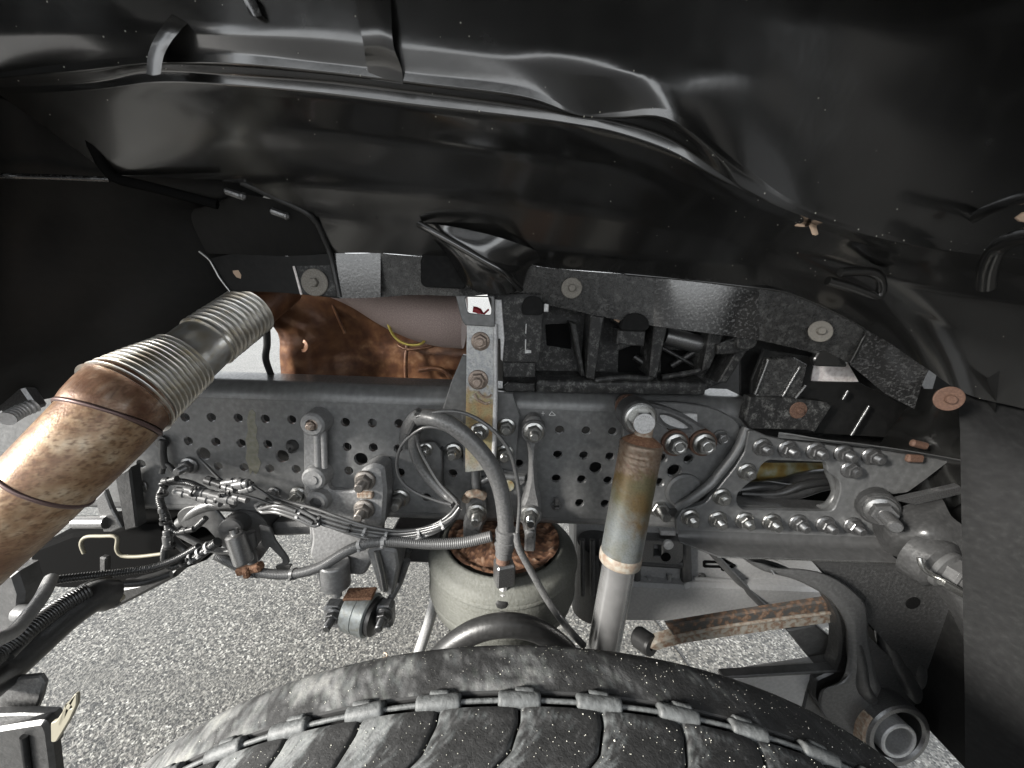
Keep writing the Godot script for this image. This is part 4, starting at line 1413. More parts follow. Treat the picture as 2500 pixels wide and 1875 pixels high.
func upright() -> void:
	var o := thing("upright_bracket", "pale galvanised upright bracket with a square window at its top, stained olive below", "bracket", at(1035, 1010, 0.0))
	var strap := Mb.new()
	strap.tf = Transform3D.IDENTITY
	var s0 := crop(1050, 650, [283, 455, 497, 462, 500, 1560, 270, 1590], 0.036)
	var srows := []
	for k in 61:
		var row := PackedVector3Array()
		for m in 13:
			var q := s0[0].lerp(s0[3], k / 60.0).lerp(s0[1].lerp(s0[2], k / 60.0), m / 12.0)
			row.append(Vector3(q.x, q.y, 0.036 - (0.0012 if m == 0 or m == 12 else 0.0)))
		srows.append(row)
	strap.grid(srows, 1.0)
	var edge := []
	for m in 2:
		var row := []
		for k in 61:
			var q: Vector3 = srows[k][m * 12]
			row.append(q)
		edge.append(row)
	for m in 2:
		for k in 60:
			strap.quad(edge[m][k], edge[m][k + 1], edge[m][k + 1] - Vector3(0, 0, 0.028), edge[m][k] - Vector3(0, 0, 0.028), Vector3.LEFT if m == 0 else Vector3.RIGHT)
	var w1 := cloud(81, 0.03)
	var w2 := cloud(82, 0.007, 3)
	var y0 := at(1040, 845, 0.036).y
	var runs := func(q: Vector3) -> Color:
		var h: float = (y0 - q.y) / 0.12 + 0.25 * w1.get_noise_3d(q.x * 2.0, q.y, q.z) + 0.12 * w2.get_noise_3dv(q)
		var zinc := Color(0.43, 0.43, 0.42).lerp(Color(0.3, 0.31, 0.32), clampf(0.4 + 1.6 * w2.get_noise_3dv(q) + 0.8 * (0.5 - absf(h + 0.2)), 0, 1))
		var st := Color(0.3, 0.27, 0.15).lerp(Color(0.33, 0.2, 0.1), clampf(0.35 + 1.3 * w1.get_noise_3dv(q * 1.6), 0, 1))
		var low := Color(0.34, 0.34, 0.31)
		return zinc.lerp(st, smoothstep(-0.05, 0.12, h)).lerp(low, smoothstep(0.75, 1.3, h))
	part("strap", stain(strap, runs), M.scale, o)
	var wash := Mb.new()
	wash.tube(smooth(path3([1025, 850, 0.037, 1030, 862, 0.038, 1040, 868, 0.038, 1050, 872, 0.038, 1060, 868, 0.037]), 0.004), 0.0025, 6)
	wash.tube(smooth(path3([1032, 845, 0.037, 1042, 856, 0.038, 1056, 858, 0.038, 1062, 852, 0.037]), 0.004), 0.002, 6)
	part("rust_crust", wash, M.rust_pale, o)
	# folded frame with the window, leaning back from the strap's top
	var fr := Mb.new()
	var outer := crop(950, 500, [720, 980, 1140, 985, 1140, 1318, 825, 1300, 800, 1270, 770, 1190], 0.04, 0.2)
	var hole := round_poly(crop(950, 500, [818, 995, 1105, 1000, 1102, 1192, 850, 1168], 0.04, 0.2), 0.005)
	fr.plate(outer, 0.042, 0.006, 0.0012, [hole])
	part("window_frame", fr, M.paint, o)
	var side := Mb.new()
	side.plate(crop(1050, 650, [500, 255, 552, 260, 575, 560, 560, 735, 545, 720, 540, 560, 500, 560], 0.03), 0.03, 0.004, 0.001)
	part("side_flange", side, M.galvanised, o)
	var lf := Mb.new()
	lf.plate(crop(1050, 650, [250, 685, 285, 690, 285, 1560, 260, 1560, 240, 1130, 90, 1120, 160, 900], 0.016), 0.016, 0.012, 0.002)
	part("gusset_flange", lf, M.paint, o)
	var rf := Mb.new()
	rf.tube(even(path3([1070, 700, 0.034, 1070, 860, 0.034, 1066, 1010, 0.034]), 0.01), 0.0045, 8)
	part("folded_edge", rf, M.galvanised, o)
	bolt(o, at(1038, 737, 0.036), 0.0155, 0.5, M.rusty_steel, Vector3(0, 0, 1), "bolt", true, 0.5)
	bolt(o, at(1033, 820, 0.036), 0.017, 0.7, M.rusty_steel, Vector3(0, 0, 1), "bolt", true, 0.1)
	bolt(o, at(1036, 932, 0.036), 0.0165, 0.5, M.steel)
	var d := Mb.new()
	d.tube(smooth(path3([1022, 668, -0.1, 1035, 672, -0.1, 1043, 690, -0.1]), 0.005), 0.006, 8)
	d.tube(smooth(path3([1043, 680, -0.1, 1056, 668, -0.1]), 0.005), 0.002, 6)
	solo("red_fitting", d, M.red, "small red fitting seen through the upright bracket's window", "fitting")

	var p := thing("side_plate", "grey bolted plate right of the stained upright with two stacked nuts", "plate", at(1092, 1012, 0.0))
	var pb := Mb.new()
	pb.plate(crop(1050, 650, [520, 970, 640, 978, 695, 1155, 660, 1565, 505, 1560, 500, 980], 0.012), 0.012, 0.011, 0.002)
	part("plate", pb, M.paint, p)
	bolt(p, at(1094, 921, 0.012), 0.0165, 0.8, M.steel)
	bolt(p, at(1090, 978, 0.012), 0.0165, 0.8, M.steel)
	var foot := Mb.new()
	foot.plate(crop(950, 950, [720, 680, 860, 620, 1060, 660, 1055, 720, 1000, 760, 1010, 940, 1000, 1000, 740, 1000, 700, 760], 0.006), 0.006, 0.006, 0.002)
	part("foot", foot, M.paint, p)
	var step := Mb.new()
	step.tube(smooth(path3([1042, 1040, 0.012, 1070, 1028, 0.014, 1105, 1030, 0.014, 1132, 1032, 0.012]), 0.006), 0.006, 8)
	step.tube(smooth(path3([1048, 985, 0.014, 1030, 1000, 0.014, 1027, 1040, 0.016, 1030, 1060, 0.02]), 0.006), 0.0075, 10)
	part("edge_lip", step, M.paint, p)
	var disc := Mb.new()
	disc.lathe([Vector2(0.012, 0), Vector2(0.012, 0.003), Vector2(0, 0.003)], at(1097, 1048, 0.006), Vector3.BACK, 20)
	part("plug", disc, M.stained, p)

	var l := thing("link_arm", "forged grey dog-bone arm bolted at both ends, right of the thick air hose", "link arm", at(1146, 1180, 0.02))
	var ol := round_poly(crop(950, 950, [1040, 330, 1050, 260, 1100, 222, 1165, 232, 1197, 290, 1185, 380, 1145, 450, 1138, 620, 1150, 780, 1178, 900, 1175, 1000, 1140, 1080, 1115, 1232, 1060, 1232, 1040, 1110, 1012, 1010, 1012, 930, 1050, 850, 1078, 700, 1080, 520, 1062, 430], 0.04), 0.012, 4)
	var lb := Mb.new()
	lb.plate(ol, 0.034, 0.028, 0.006)
	part("arm", lb, M.casting, l)
	for q in [[1153, 932, 0.034], [1145, 1112, 0.034]]:
		var eb := Mb.new()
		eb.lathe([Vector2(0.022, -0.02), Vector2(0.021, 0.004), Vector2(0.018, 0.006), Vector2(0, 0.006)], at(q[0], q[1], q[2]), Vector3.BACK, 28)
		part("boss", eb, M.casting, l)
		bolt(l, at(q[0], q[1], q[2] + 0.006), 0.018, 0.85, M.steel)
	var tongue := Mb.new()
	tongue.box(at(1145, 1165, 0.04), Vector3(0.02, 0.045, 0.014), 0.003)
	tongue.lathe([Vector2(0.008, 0), Vector2(0.008, 0.004), Vector2(0.005, 0.006), Vector2(0, 0.006)], at(1145, 1152, 0.047), Vector3.BACK, 14)
	part("tongue", tongue, M.casting, l)

	var m := thing("clamp_lug", "grey clamp lug with a long stud, standing on the air spring's rusty top plate", "lug", at(1028, 1175, 0.02))
	var mb := Mb.new()
	mb.plate(round_poly(crop(950, 950, [590, 860, 640, 795, 735, 800, 750, 880, 765, 965, 720, 1060, 705, 1160, 575, 1150, 575, 1010, 600, 930], 0.03), 0.006, 3), 0.04, 0.03, 0.005)
	part("lug", mb, M.casting, m)
	bolt(m, at(1030, 1107, 0.04), 0.0185, 1.0, M.steel)
	var cr := Mb.new()
	cr.tube(smooth(path3([1006, 1080, 0.042, 1012, 1070, 0.046, 1030, 1066, 0.048, 1047, 1072, 0.044]), 0.004), 0.008, 8)
	part("crusted_edge", cr, M.rust_pale, m)
	var hd := Mb.new()
	hd.lathe([Vector2(0.008, 0), Vector2(0.008, 0.004), Vector2(0, 0.005)], at(1026, 1152, 0.04), Vector3.BACK, 14)
	part("rivet", hd, M.casting, m)

	var k := thing("hose_bracket", "small grey bracket plate behind the hose loop, held by one nut", "bracket", at(925, 1040, 0.0))
	var kb := Mb.new()
	kb.plate(round_poly(crop(950, 950, [200, 412, 352, 405, 402, 470, 402, 745, 330, 660, 215, 480], 0.018), 0.004, 3), 0.02, 0.004, 0.001)
	part("plate", kb, M.paint, k)
	var ks := Mb.new()
	ks.box(at(955, 1012, 0.01), Vector3(0.004, 0.08, 0.02), 0.001)
	part("return_flange", ks, M.paint_dark, k)
	bolt(k, at(920, 970, 0.02), 0.013, 0.7, M.steel)


# ---------------------------------------------------------------- shock absorber

func shock() -> void:
	var o := thing("shock_absorber", "shock absorber with rust-topped olive and grey sleeve hanging from a big hexagon bolt", "shock absorber", at(1335, 1390, 0.1))
	var top := at(1386, 955, 0.1)
	var bot := at(1338, 1215, 0.12)
	var ax := (bot - top).normalized()
	var l := top.distance_to(bot)
	var cap := Mb.new()
	var pr := [Vector2(0.0, -0.004), Vector2(0.02, -0.004), Vector2(0.0315, 0.0), Vector2(0.0338, 0.004)]
	for k in 60:
		pr.append(Vector2(0.0326 + 0.0008 * sin(k * 2.3) * maxf(0.0, 1.0 - k / 14.0), 0.008 + (l * 0.92 - 0.008) * k / 59.0))
	cap.lathe(pr, top, ax, 56, true)
	var s1 := cloud(71, 0.03)
	var s3 := cloud(72, 0.008, 3)
	var s4 := cloud(73, 0.06, 2)
	var paint := func(q: Vector3) -> Color:
		var h: float = (q - top).dot(ax) / l
		var wob: float = 0.12 * s1.get_noise_3dv(q) + 0.05 * s3.get_noise_3dv(q)
		var side: float = clampf((q.x - top.x - ax.x * h * l) / 0.03, -1, 1)
		var rust := Color(0.11, 0.066, 0.042).lerp(Color(0.21, 0.17, 0.13), clampf(0.5 + 0.9 * s3.get_noise_3dv(q * 1.4), 0, 1))
		var olive := Color(0.11, 0.07, 0.028).lerp(Color(0.1, 0.09, 0.05), clampf(0.5 + s4.get_noise_3dv(q), 0, 1))
		var grey_ := Color(0.16, 0.172, 0.172).lerp(Color(0.12, 0.12, 0.095), clampf(0.3 + s1.get_noise_3dv(q), 0, 1))
		var m: Color = rust.lerp(olive, smoothstep(0.2, 0.25, h + wob))
		m = m.lerp(grey_, smoothstep(0.42, 0.7, h + wob * 1.6 - side * 0.1))
		return m.lerp(rust.darkened(0.3), smoothstep(0.9, 0.94, h + wob * 0.3))
	part("sleeve", stain(cap, paint), M.scale, o)
	var crown := Mb.new()
	crown.lathe([Vector2(0.012, -0.012), Vector2(0.02, -0.008), Vector2(0.027, -0.003), Vector2(0.031, 0.0)], top, ax, 32, true)
	part("crown", crown, M.rust, o)
	var rim := Mb.new()
	rim.lathe([Vector2(0.0325, l * 0.91), Vector2(0.0338, l * 0.92), Vector2(0.034, l * 0.95), Vector2(0.0335, l * 0.99), Vector2(0.032, l), Vector2(0.027, l)], top, ax, 40, true)
	part("rusted_hem", rim, M.old_bar, o)
	var rod := Mb.new()
	rod.lathe([Vector2(0.0265, l * 0.95), Vector2(0.0265, l + 0.2)], top, ax, 40, true)
	part("body_tube", rod, M.chrome, o)
	# eye and bolt: the bolt points out of the rail towards the viewer
	var e0 := at(1352, 876, 0.01)
	var e1 := at(1396, 918, 0.1)
	var bx := (e1 - e0).normalized()
	bx = Vector3.BACK
	var pin := at(1385, 908, 0.1) - Vector3(0, 0, 0.1)
	var eye := Mb.new()
	eye.lathe([Vector2(0.016, 0.0), Vector2(0.02, 0.02), Vector2(0.021, 0.045), Vector2(0.0265, 0.05), Vector2(0.0285, 0.056), Vector2(0.0285, 0.088), Vector2(0.026, 0.094), Vector2(0.015, 0.094)], pin, bx, 32)
	part("eye", eye, M.dull_steel, o)
	var bush := Mb.new()
	bush.lathe([Vector2(0.018, 0.02), Vector2(0.0215, 0.021), Vector2(0.0215, 0.034), Vector2(0.018, 0.035)], pin, bx, 28)
	part("rust_ring", bush, M.washer_rust, o)
	var neck := Mb.new()
	neck.lathe([Vector2(0.014, -0.03), Vector2(0.014, 0.0)], top, ax, 20, true)
	part("neck", neck, M.rust_pale, o)
	var wsh := Mb.new()
	wsh.lathe([Vector2(0.025, 0.094), Vector2(0.025, 0.098), Vector2(0.022, 0.0995), Vector2(0.01, 0.0995)], pin, bx, 28)
	part("washer", wsh, M.steel, o)
	var hx := Mb.new()
	hx.lathe([Vector2(0.0185, 0.099), Vector2(0.0185, 0.112), Vector2(0.016, 0.115), Vector2(0.0155, 0.1155)], pin, bx, 6)
	var bh := part("hexagon_head", hx, M.steel, o)
	var face := Mb.new()
	face.lathe([Vector2(0.0162, 0.113), Vector2(0.0162, 0.1162), Vector2(0.0155, 0.1166), Vector2(0, 0.1166)], pin, bx, 28)
	part("head_face", face, M.galvanised, bh)
	var marks := Mb.new()
	for k in 7:
		var a := PI * (0.25 + 0.5 * k / 6.0)
		for s in [1.0, -1.0]:
			marks.box(pin + Vector3(cos(a) * 0.0118, s * sin(a) * 0.0118, 0.1168), Vector3(0.0016, 0.0005, 0.0006), 0.0001, Basis(Vector3.BACK, s * a))
	part("stamped_letters", marks, M.dull_steel, bh)

	var m := thing("shock_mount", "forged bracket with an oval eyelet behind the shock absorber's bolt", "bracket", at(1460, 970, 0.012))
	var ol := round_poly(crop(1450, 950, [230, 130, 300, 95, 420, 105, 560, 140, 700, 195, 800, 255, 890, 330, 900, 420, 820, 500, 740, 470, 720, 380, 640, 330, 560, 360, 520, 470, 420, 440, 330, 330, 260, 260], 0.03), 0.01, 3)
	var b := Mb.new()
	var eyelet := smooth_loop([510, 205, 560, 205, 640, 235, 720, 285, 760, 320, 700, 322, 620, 305, 550, 265])
	b.plate(ol, 0.036, 0.024, 0.005, [eyelet])
	part("forging", b, M.casting, m)
	var back := Mb.new()
	back.plate(crop(1450, 950, [480, 190, 800, 190, 800, 340, 480, 340], 0.024), 0.024, 0.01, 0.001)
	part("web", back, M.galvanised, m)
	for q in [[1460, 958, 0.036, 0.4], [1520, 958, 0.036, 0.7]]:
		var r := Mb.new()
		r.lathe([Vector2(0.0235, -0.016), Vector2(0.0235, 0.006), Vector2(0.0205, 0.009), Vector2(0.012, 0.009)], at(q[0] - 4, q[1] - 3, q[2]), Vector3.BACK, 28)
		part("rust_ring", r, M.washer_rust, m)
		bolt(m, at(q[0], q[1], q[2] + 0.01), 0.0195, 0.0, M.steel, Vector3.BACK, "bolt", true, q[3])
	bolt(m, at(1557, 944, 0.014), 0.014, 0.0, M.dull_steel, Vector3.BACK, "bolt", false, 0.2)

func smooth_loop(p: Array) -> PackedVector2Array:
	return round_poly(crop(1450, 950, p, 0.036), 0.02, 4)


# ---------------------------------------------------------------- right-hand joint plate with its bolts

func gusset() -> void:
	var o := thing("joint_plate", "broad grey joint plate with a cut-out window and rows of nuts on studs", "plate", at(1750, 1200, 0.02))
	var z := 0.035
	var outer := PackedVector2Array()
	outer.append_array(round_poly(crop(1450, 950, [1195, 322, 1250, 325, 1350, 368, 1490, 398, 1900, 445, 2212, 470, 2740, 560, 2560, 700, 2420, 800, 2180, 830, 2200, 1150, 640, 1100, 636, 1010, 680, 935, 760, 918, 860, 882, 960, 765, 1090, 605, 1165, 480], z), 0.004, 3))
	var win := round_poly(crop(1450, 950, [1290, 590, 1340, 548, 1560, 556, 1800, 565, 1800, 640, 1900, 700, 1905, 800, 1850, 945, 1700, 945, 1150, 935, 1100, 880, 1105, 810, 1190, 730, 1250, 690], z), 0.012, 4)
	var b := Mb.new()
	b.plate(outer, z, 0.01, 0.0015, [win])
	part("plate", b, M.paint, o)
	# lower flange: bends out towards the viewer below the bottom row
	var rows := []
	for s in [[0.0, 0.0], [0.006, 0.001], [0.011, 0.006], [0.013, 0.012], [0.014, 0.055], [0.018, 0.056]]:
		var row := PackedVector3Array()
		for k in 12:
			var q0 := at(lerpf(1462, 1902, k / 11.0), lerpf(1147, 1163, k / 11.0), z)
			row.append(q0 + Vector3(0, -s[0], s[1]))
		rows.append(row)
	rows = []
	for s in [[0.0, 0.0], [0.008, 0.0015], [0.014, 0.006], [0.017, 0.014], [0.021, 0.04], [0.0235, 0.041], [0.0255, 0.038], [0.0215, 0.012]]:
		var row := PackedVector3Array()
		for k in 14:
			var q0 := at(lerpf(1462, 1905, k / 13.0), lerpf(1145, 1161, k / 13.0), z)
			var cut := 1.0 if k > 1 else (0.62 if k == 1 else 0.25)
			row.append(q0 + Vector3(0.004 * (1 - cut), -s[0] * lerpf(0.7, 1.0, cut), s[1] * cut))
		rows.append(row)
	var fl := Mb.new()
	fl.grid(rows, 1.0)
	part("lower_flange", fl, M.paint_dark, o)
	var ledge := Mb.new()
	ledge.tube(even(PackedVector3Array([rows[5][2], rows[5][7], rows[5][13]]), 0.02), 0.0013, 6)
	part("flange_edge", ledge, M.steel, o)
	# top flange edge, leaning towards the viewer
	var tr := []
	for s in [[0.0, 0.0], [0.004, 0.001], [0.007, 0.005], [0.008, 0.022], [0.011, 0.022]]:
		var row := PackedVector3Array()
		for k in 14:
			var t := k / 13.0
			var q0 := at(lerpf(1680, 2052, t), 946 + 50 * t - 6 * sin(t * PI), z)
			row.append(q0 + Vector3(0, s[0], s[1] * smoothstep(0.0, 0.25, t)))
		tr.append(row)
	var tf := Mb.new()
	tf.grid(tr, -1.0)
	part("upper_flange", tf, M.paint, o)
	# rim of the window's right side
	var wr := Mb.new()
	wr.tube(even(smooth(path3([1788, 1000, 0.02, 1792, 1022, 0.01, 1800, 1040, 0.008, 1805, 1065, 0.008, 1790, 1090, 0.01, 1770, 1098, 0.012]), 0.006), 0.006), 0.0075, 10)
	part("window_lip", wr, M.paint, o)
	var axis := Vector3(0, 0, 1)
	for q in [[1645, 965, 0.612], [1700, 969, 0.72], [1760, 973, 0.684], [1820, 978, 0.72], [1880, 984, 0.6]]:
		bolt(o, at(q[0], q[1], z), 0.0165, q[2], M.dull_steel, axis, "bolt", true, q[0] * 0.7)
	for q in [[1612, 1018], [1558, 1072], [1835, 1013]]:
		bolt(o, at(q[0], q[1], z), 0.0165, 0.35, M.steel if q[0] < 1700 else M.dull_steel, axis, "bolt", true, q[0] * 0.7)
	for q in [[1490, 1117, 0.648], [1549, 1121, 0.72], [1607, 1123, 0.648], [1665, 1126, 0.684], [1723, 1128, 0.72], [1781, 1131, 0.72], [1840, 1134, 0.684]]:
		bolt(o, at(q[0], q[1], z), 0.0165, q[2], M.steel if q[0] < 1700 else M.dull_steel, axis, "bolt", true, q[0] * 0.37)
	# inside the window: olive pipe, wrapped cables, the lower ledge
	var ob := Mb.new()
	ob.tube(even(path3([1560, 1005, -0.1, 1680, 1012, -0.1, 1860, 1020, -0.1]), 0.02), 0.036, 20)
	solo("olive_tube", ob, M.olive, "olive-stained tube behind the joint plate's window", "tube")
	var cb := thing("taped_cables", "bundle of black taped cables lying inside the joint plate's window", "cables", at(1700, 1080, -0.06))
	for q in [[[1570, 1072, -0.06, 1640, 1060, -0.05, 1700, 1050, -0.055, 1760, 1036, -0.05, 1830, 1030, -0.06], 0.02], [[1570, 1062, -0.04, 1650, 1050, -0.035, 1720, 1056, -0.035, 1800, 1040, -0.04], 0.011], [[1570, 1082, -0.03, 1650, 1074, -0.025, 1720, 1066, -0.025, 1780, 1048, -0.03, 1840, 1044, -0.04], 0.011], [[1600, 1066, -0.03, 1680, 1066, -0.022, 1740, 1046, -0.02, 1830, 1036, -0.03], 0.008]]:
		part("cable", conduit_mesh(path3(q[0]), q[1]), M.black_cable, cb)
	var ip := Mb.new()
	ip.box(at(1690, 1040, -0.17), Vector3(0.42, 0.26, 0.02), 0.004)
	part("added_backing_panel", ip, M.void, o)  # unseen dark sheet added to stop light in the window
	var lg := Mb.new()
	lg.box(at(1690, 1094, 0.0), Vector3(0.2, 0.016, 0.04), 0.003, Basis(Vector3.BACK, -0.03))
	lg.box(at(1690, 1110, 0.012), Vector3(0.22, 0.006, 0.012), 0.002, Basis(Vector3.BACK, -0.03))
	solo("inner_ledge", lg, M.paint_dark, "dark ledge along the bottom of the joint plate's window", "ledge")


# ---------------------------------------------------------------- cast support arm below the joint plate

func casting() -> void:
	var o := thing("cast_support_arm", "big dark grey cast arm sweeping down at right to a round open bushing", "cast arm", at(1900, 1620, 0.08))
	var z := 0.06
	var outline := round_poly(crop(1800, 1350, [-40, -20, 90, 85, 200, 140, 280, 165, 430, 205, 560, 262, 680, 335, 775, 440, 830, 560, 850, 720, 838, 870, 800, 975, 690, 1022, 645, 1045, 632, 1180, 700, 1290, 900, 1425, 1000, 1480, 1300, 1500, 1480, 1380, 1440, 1280, 1560, 1300, 1660, 1420, 1820, 1440, 1820, 250, 1500, 60, 1300, 20, 600, 5], z), 0.008, 3)
	var b := Mb.new()
	b.plate(outline, z - 0.016, 0.03, 0.004)
	part("web", b, M.cast_shaded, o)
	var po := [1609, 1211, 1649, 1233, 1713, 1251, 1749, 1267, 1783, 1288, 1810, 1317, 1826, 1351, 1831, 1396, 1828, 1438, 1815, 1470, 1788, 1483, 1772, 1492, 1769, 1525, 1789, 1556, 1845, 1593]
	var pin := [1654, 1218, 1677, 1226, 1727, 1229, 1772, 1237, 1808, 1252, 1842, 1276, 1868, 1305, 1873, 1340, 1875, 1379, 1884, 1424, 1892, 1461, 1901, 1489, 1889, 1517, 1873, 1539, 1867, 1587]
	var rows := []
	for r in [[0.0, 0.02], [0.0, 0.062], [0.06, 0.07], [0.5, 0.073], [0.93, 0.07], [1.0, 0.064], [1.02, 0.035]]:
		var line := PackedVector3Array()
		for k in range(0, po.size(), 2):
			line.append(at(lerpf(po[k], pin[k], r[0]), lerpf(po[k + 1], pin[k + 1], r[0]), r[1]))
		rows.append(even(smooth(line, 0.006), 0.004))
	var least := 100000
	for r in rows:
		least = mini(least, r.size())
	for k in rows.size():
		var line := PackedVector3Array()
		for m in least:
			line.append(rows[k][int(round(float(m) * (rows[k].size() - 1) / (least - 1)))])
		rows[k] = line
	var rim := Mb.new()
	rim.grid(rows, 1.0)
	part("rim", rim, M.rim_cast, o)
	for q in [[1842, 1365, 0.06, 1852, 1430, 0.062, 1860, 1480, 0.066, 1884, 1512, 0.062], [1905, 1355, 0.026, 1935, 1440, 0.03, 1985, 1505, 0.032, 2050, 1550, 0.03], [1965, 1400, 0.026, 1985, 1465, 0.03, 2020, 1515, 0.028], [2010, 1390, 0.024, 2030, 1450, 0.028, 2060, 1490, 0.026]]:
		var ridge := Mb.new()
		var rp := even(smooth(path3(q), 0.01), 0.006)
		var rr := []
		for k in rp.size():
			rr.append((0.02 if q[0] > 1850 else 0.015) * (0.55 + 0.45 * pow(sin(PI * clampf((k + 0.5) / rp.size(), 0, 1)), 0.6)))
		ridge.tube(rp, rr, 20)
		part("rib", ridge, M.cast_shaded, o)
	var axis := Vector3(0.05, 0.15, 1).normalized()
	var c := at(1926, 1576, 0.08)
	var ring := Mb.new()
	ring.lathe([Vector2(0.064, -0.06), Vector2(0.064, 0.012), Vector2(0.061, 0.016), Vector2(0.053, 0.016), Vector2(0.049, 0.012), Vector2(0.049, -0.06)], c, axis, 48)
	part("bushing_ring", ring, M.dull_steel, o)
	var floor_ := Mb.new()
	floor_.lathe([Vector2(0.05, -0.03), Vector2(0.0, -0.03)], c, axis, 40)
	part("bushing_rubber", floor_, M.black, o)
	var sl := Mb.new()
	sl.lathe([Vector2(0.036, -0.04), Vector2(0.036, 0.01), Vector2(0.0335, 0.0125), Vector2(0.029, 0.0115), Vector2(0.028, 0.009), Vector2(0.028, -0.03)], at(1930, 1590, 0.085), axis, 40)
	part("inner_sleeve", sl, M.galvanised, o)
	var rl := Mb.new()
	rl.lathe([Vector2(0.0645, -0.05), Vector2(0.0665, -0.045), Vector2(0.0665, 0.006), Vector2(0.063, 0.0125)], c, axis, 24, false, -1.9, 0.6)
	part("rust_skin", rl, M.rust_pale, o)
	var hb := Mb.new()
	hb.lathe([Vector2(0.013, 0.0), Vector2(0.013, 0.0016), Vector2(0.0, 0.0016)], at(1971, 1302, 0.0445), Vector3.BACK, 20)
	part("blind_hole", hb, M.void, o)
	var lip := Mb.new()
	lip.tube(even(smooth(path3([1595, 1198, 0.06, 1640, 1222, 0.068, 1664, 1230, 0.07, 1672, 1240, 0.074]), 0.006), 0.006), 0.0028, 8)
	part("edge_lip", lip, M.dull_steel, o)  # thin steel strip standing in for a small glint


# ---------------------------------------------------------------- air spring

func air_spring() -> void:
	var o := thing("air_spring", "dusty grey-green rubber air spring with a rusty top plate, below the rail", "air spring", at(1085, 1390, -0.02))
	var c := at(1087, 1185, 0.0)
	c.z = -0.03
	var up := Vector3(0, 1, 0)
	var b := Mb.new()
	b.lathe([Vector2(0.112, 0.0), Vector2(0.118, 0.006), Vector2(0.124, 0.005), Vector2(0.128, -0.002), Vector2(0.141, -0.008), Vector2(0.148, -0.016), Vector2(0.15, -0.028), Vector2(0.1505, -0.06), Vector2(0.15, -0.095), Vector2(0.146, -0.115), Vector2(0.126, -0.132), Vector2(0.114, -0.13), Vector2(0.108, -0.11)], c, up, 72, true)
	part("bellow", b, M.dusty_rubber, o)
	var t := Mb.new()
	var tp := []
	for k in 26:
		var r := 0.113 * k / 25.0
		tp.append(Vector2(r, 0.016 - 0.012 * smoothstep(0.04, 0.1, r) + (0.004 if r > 0.1 else 0.0)))
	tp.reverse()
	t.lathe(tp, c, up, 150, true)
	var r1 := cloud(95, 0.03, 4)
	var r2 := cloud(96, 0.01, 3)
	for i in t.v.size():
		var q := t.v[i]
		t.v[i].y += 0.006 * maxf(0.0, r1.get_noise_3d(q.x * 1.5, 0, q.z * 1.5)) + 0.0015 * r2.get_noise_3d(q.x, 0, q.z)
	var rusty := func(q: Vector3) -> Color:
		var l: float = 0.45 + 0.6 * r1.get_noise_3d(q.x * 1.5, 0, q.z * 1.5) + 0.35 * r2.get_noise_3d(q.x, 0, q.z)
		return ramp(l, [[0.0, Color(0.03, 0.014, 0.009)], [0.4, Color(0.085, 0.038, 0.02)], [0.6, Color(0.2, 0.1, 0.055)], [0.8, Color(0.33, 0.2, 0.13)], [1.0, Color(0.36, 0.27, 0.2)]])
	part("top_plate", stain(t, rusty), M.matt, o)
	var p := Mb.new()
	p.lathe([Vector2(0.106, -0.1), Vector2(0.108, -0.14), Vector2(0.112, -0.2), Vector2(0.112, -0.3)], c, up, 60, true)
	part("piston", p, M.dusty_rubber, o)
	for q in [[0.1495, -0.026, 0.1525, -0.03, 0.15, -0.035], [0.1495, -0.09, 0.1515, -0.094, 0.149, -0.099]]:
		var fold := Mb.new()
		fold.lathe([Vector2(q[0], q[1]), Vector2(q[2], q[3]), Vector2(q[4], q[5])], c, up, 72, true)
		part("seam_bead", fold, M.dusty_rubber, o)
	# dark bow of the axle guard between tyre and air spring
	var w := Mb.new()
	var ring := PackedVector3Array()
	ring = even(smooth(path3([930, 1440, 0.2, 975, 1395, 0.2, 1030, 1362, 0.2, 1095, 1350, 0.2, 1160, 1362, 0.19, 1215, 1400, 0.18, 1245, 1440, 0.18]), 0.01), 0.008)
	w.tube(ring, 0.017, 16)
	solo("guard_hoop", w, M.black, "glossy black hoop arching between the tyre and the air spring", "hoop")
	var s := Mb.new()
	s.tube(path3([942, 1290, -0.06, 925, 1350, -0.05, 895, 1440, -0.03]), 0.012, 14)
	solo("steel_strut", s, M.galvanised, "bright steel strut left of the air spring, behind the tyre", "strut")


# ---------------------------------------------------------------- spring hanger, left of the air spring

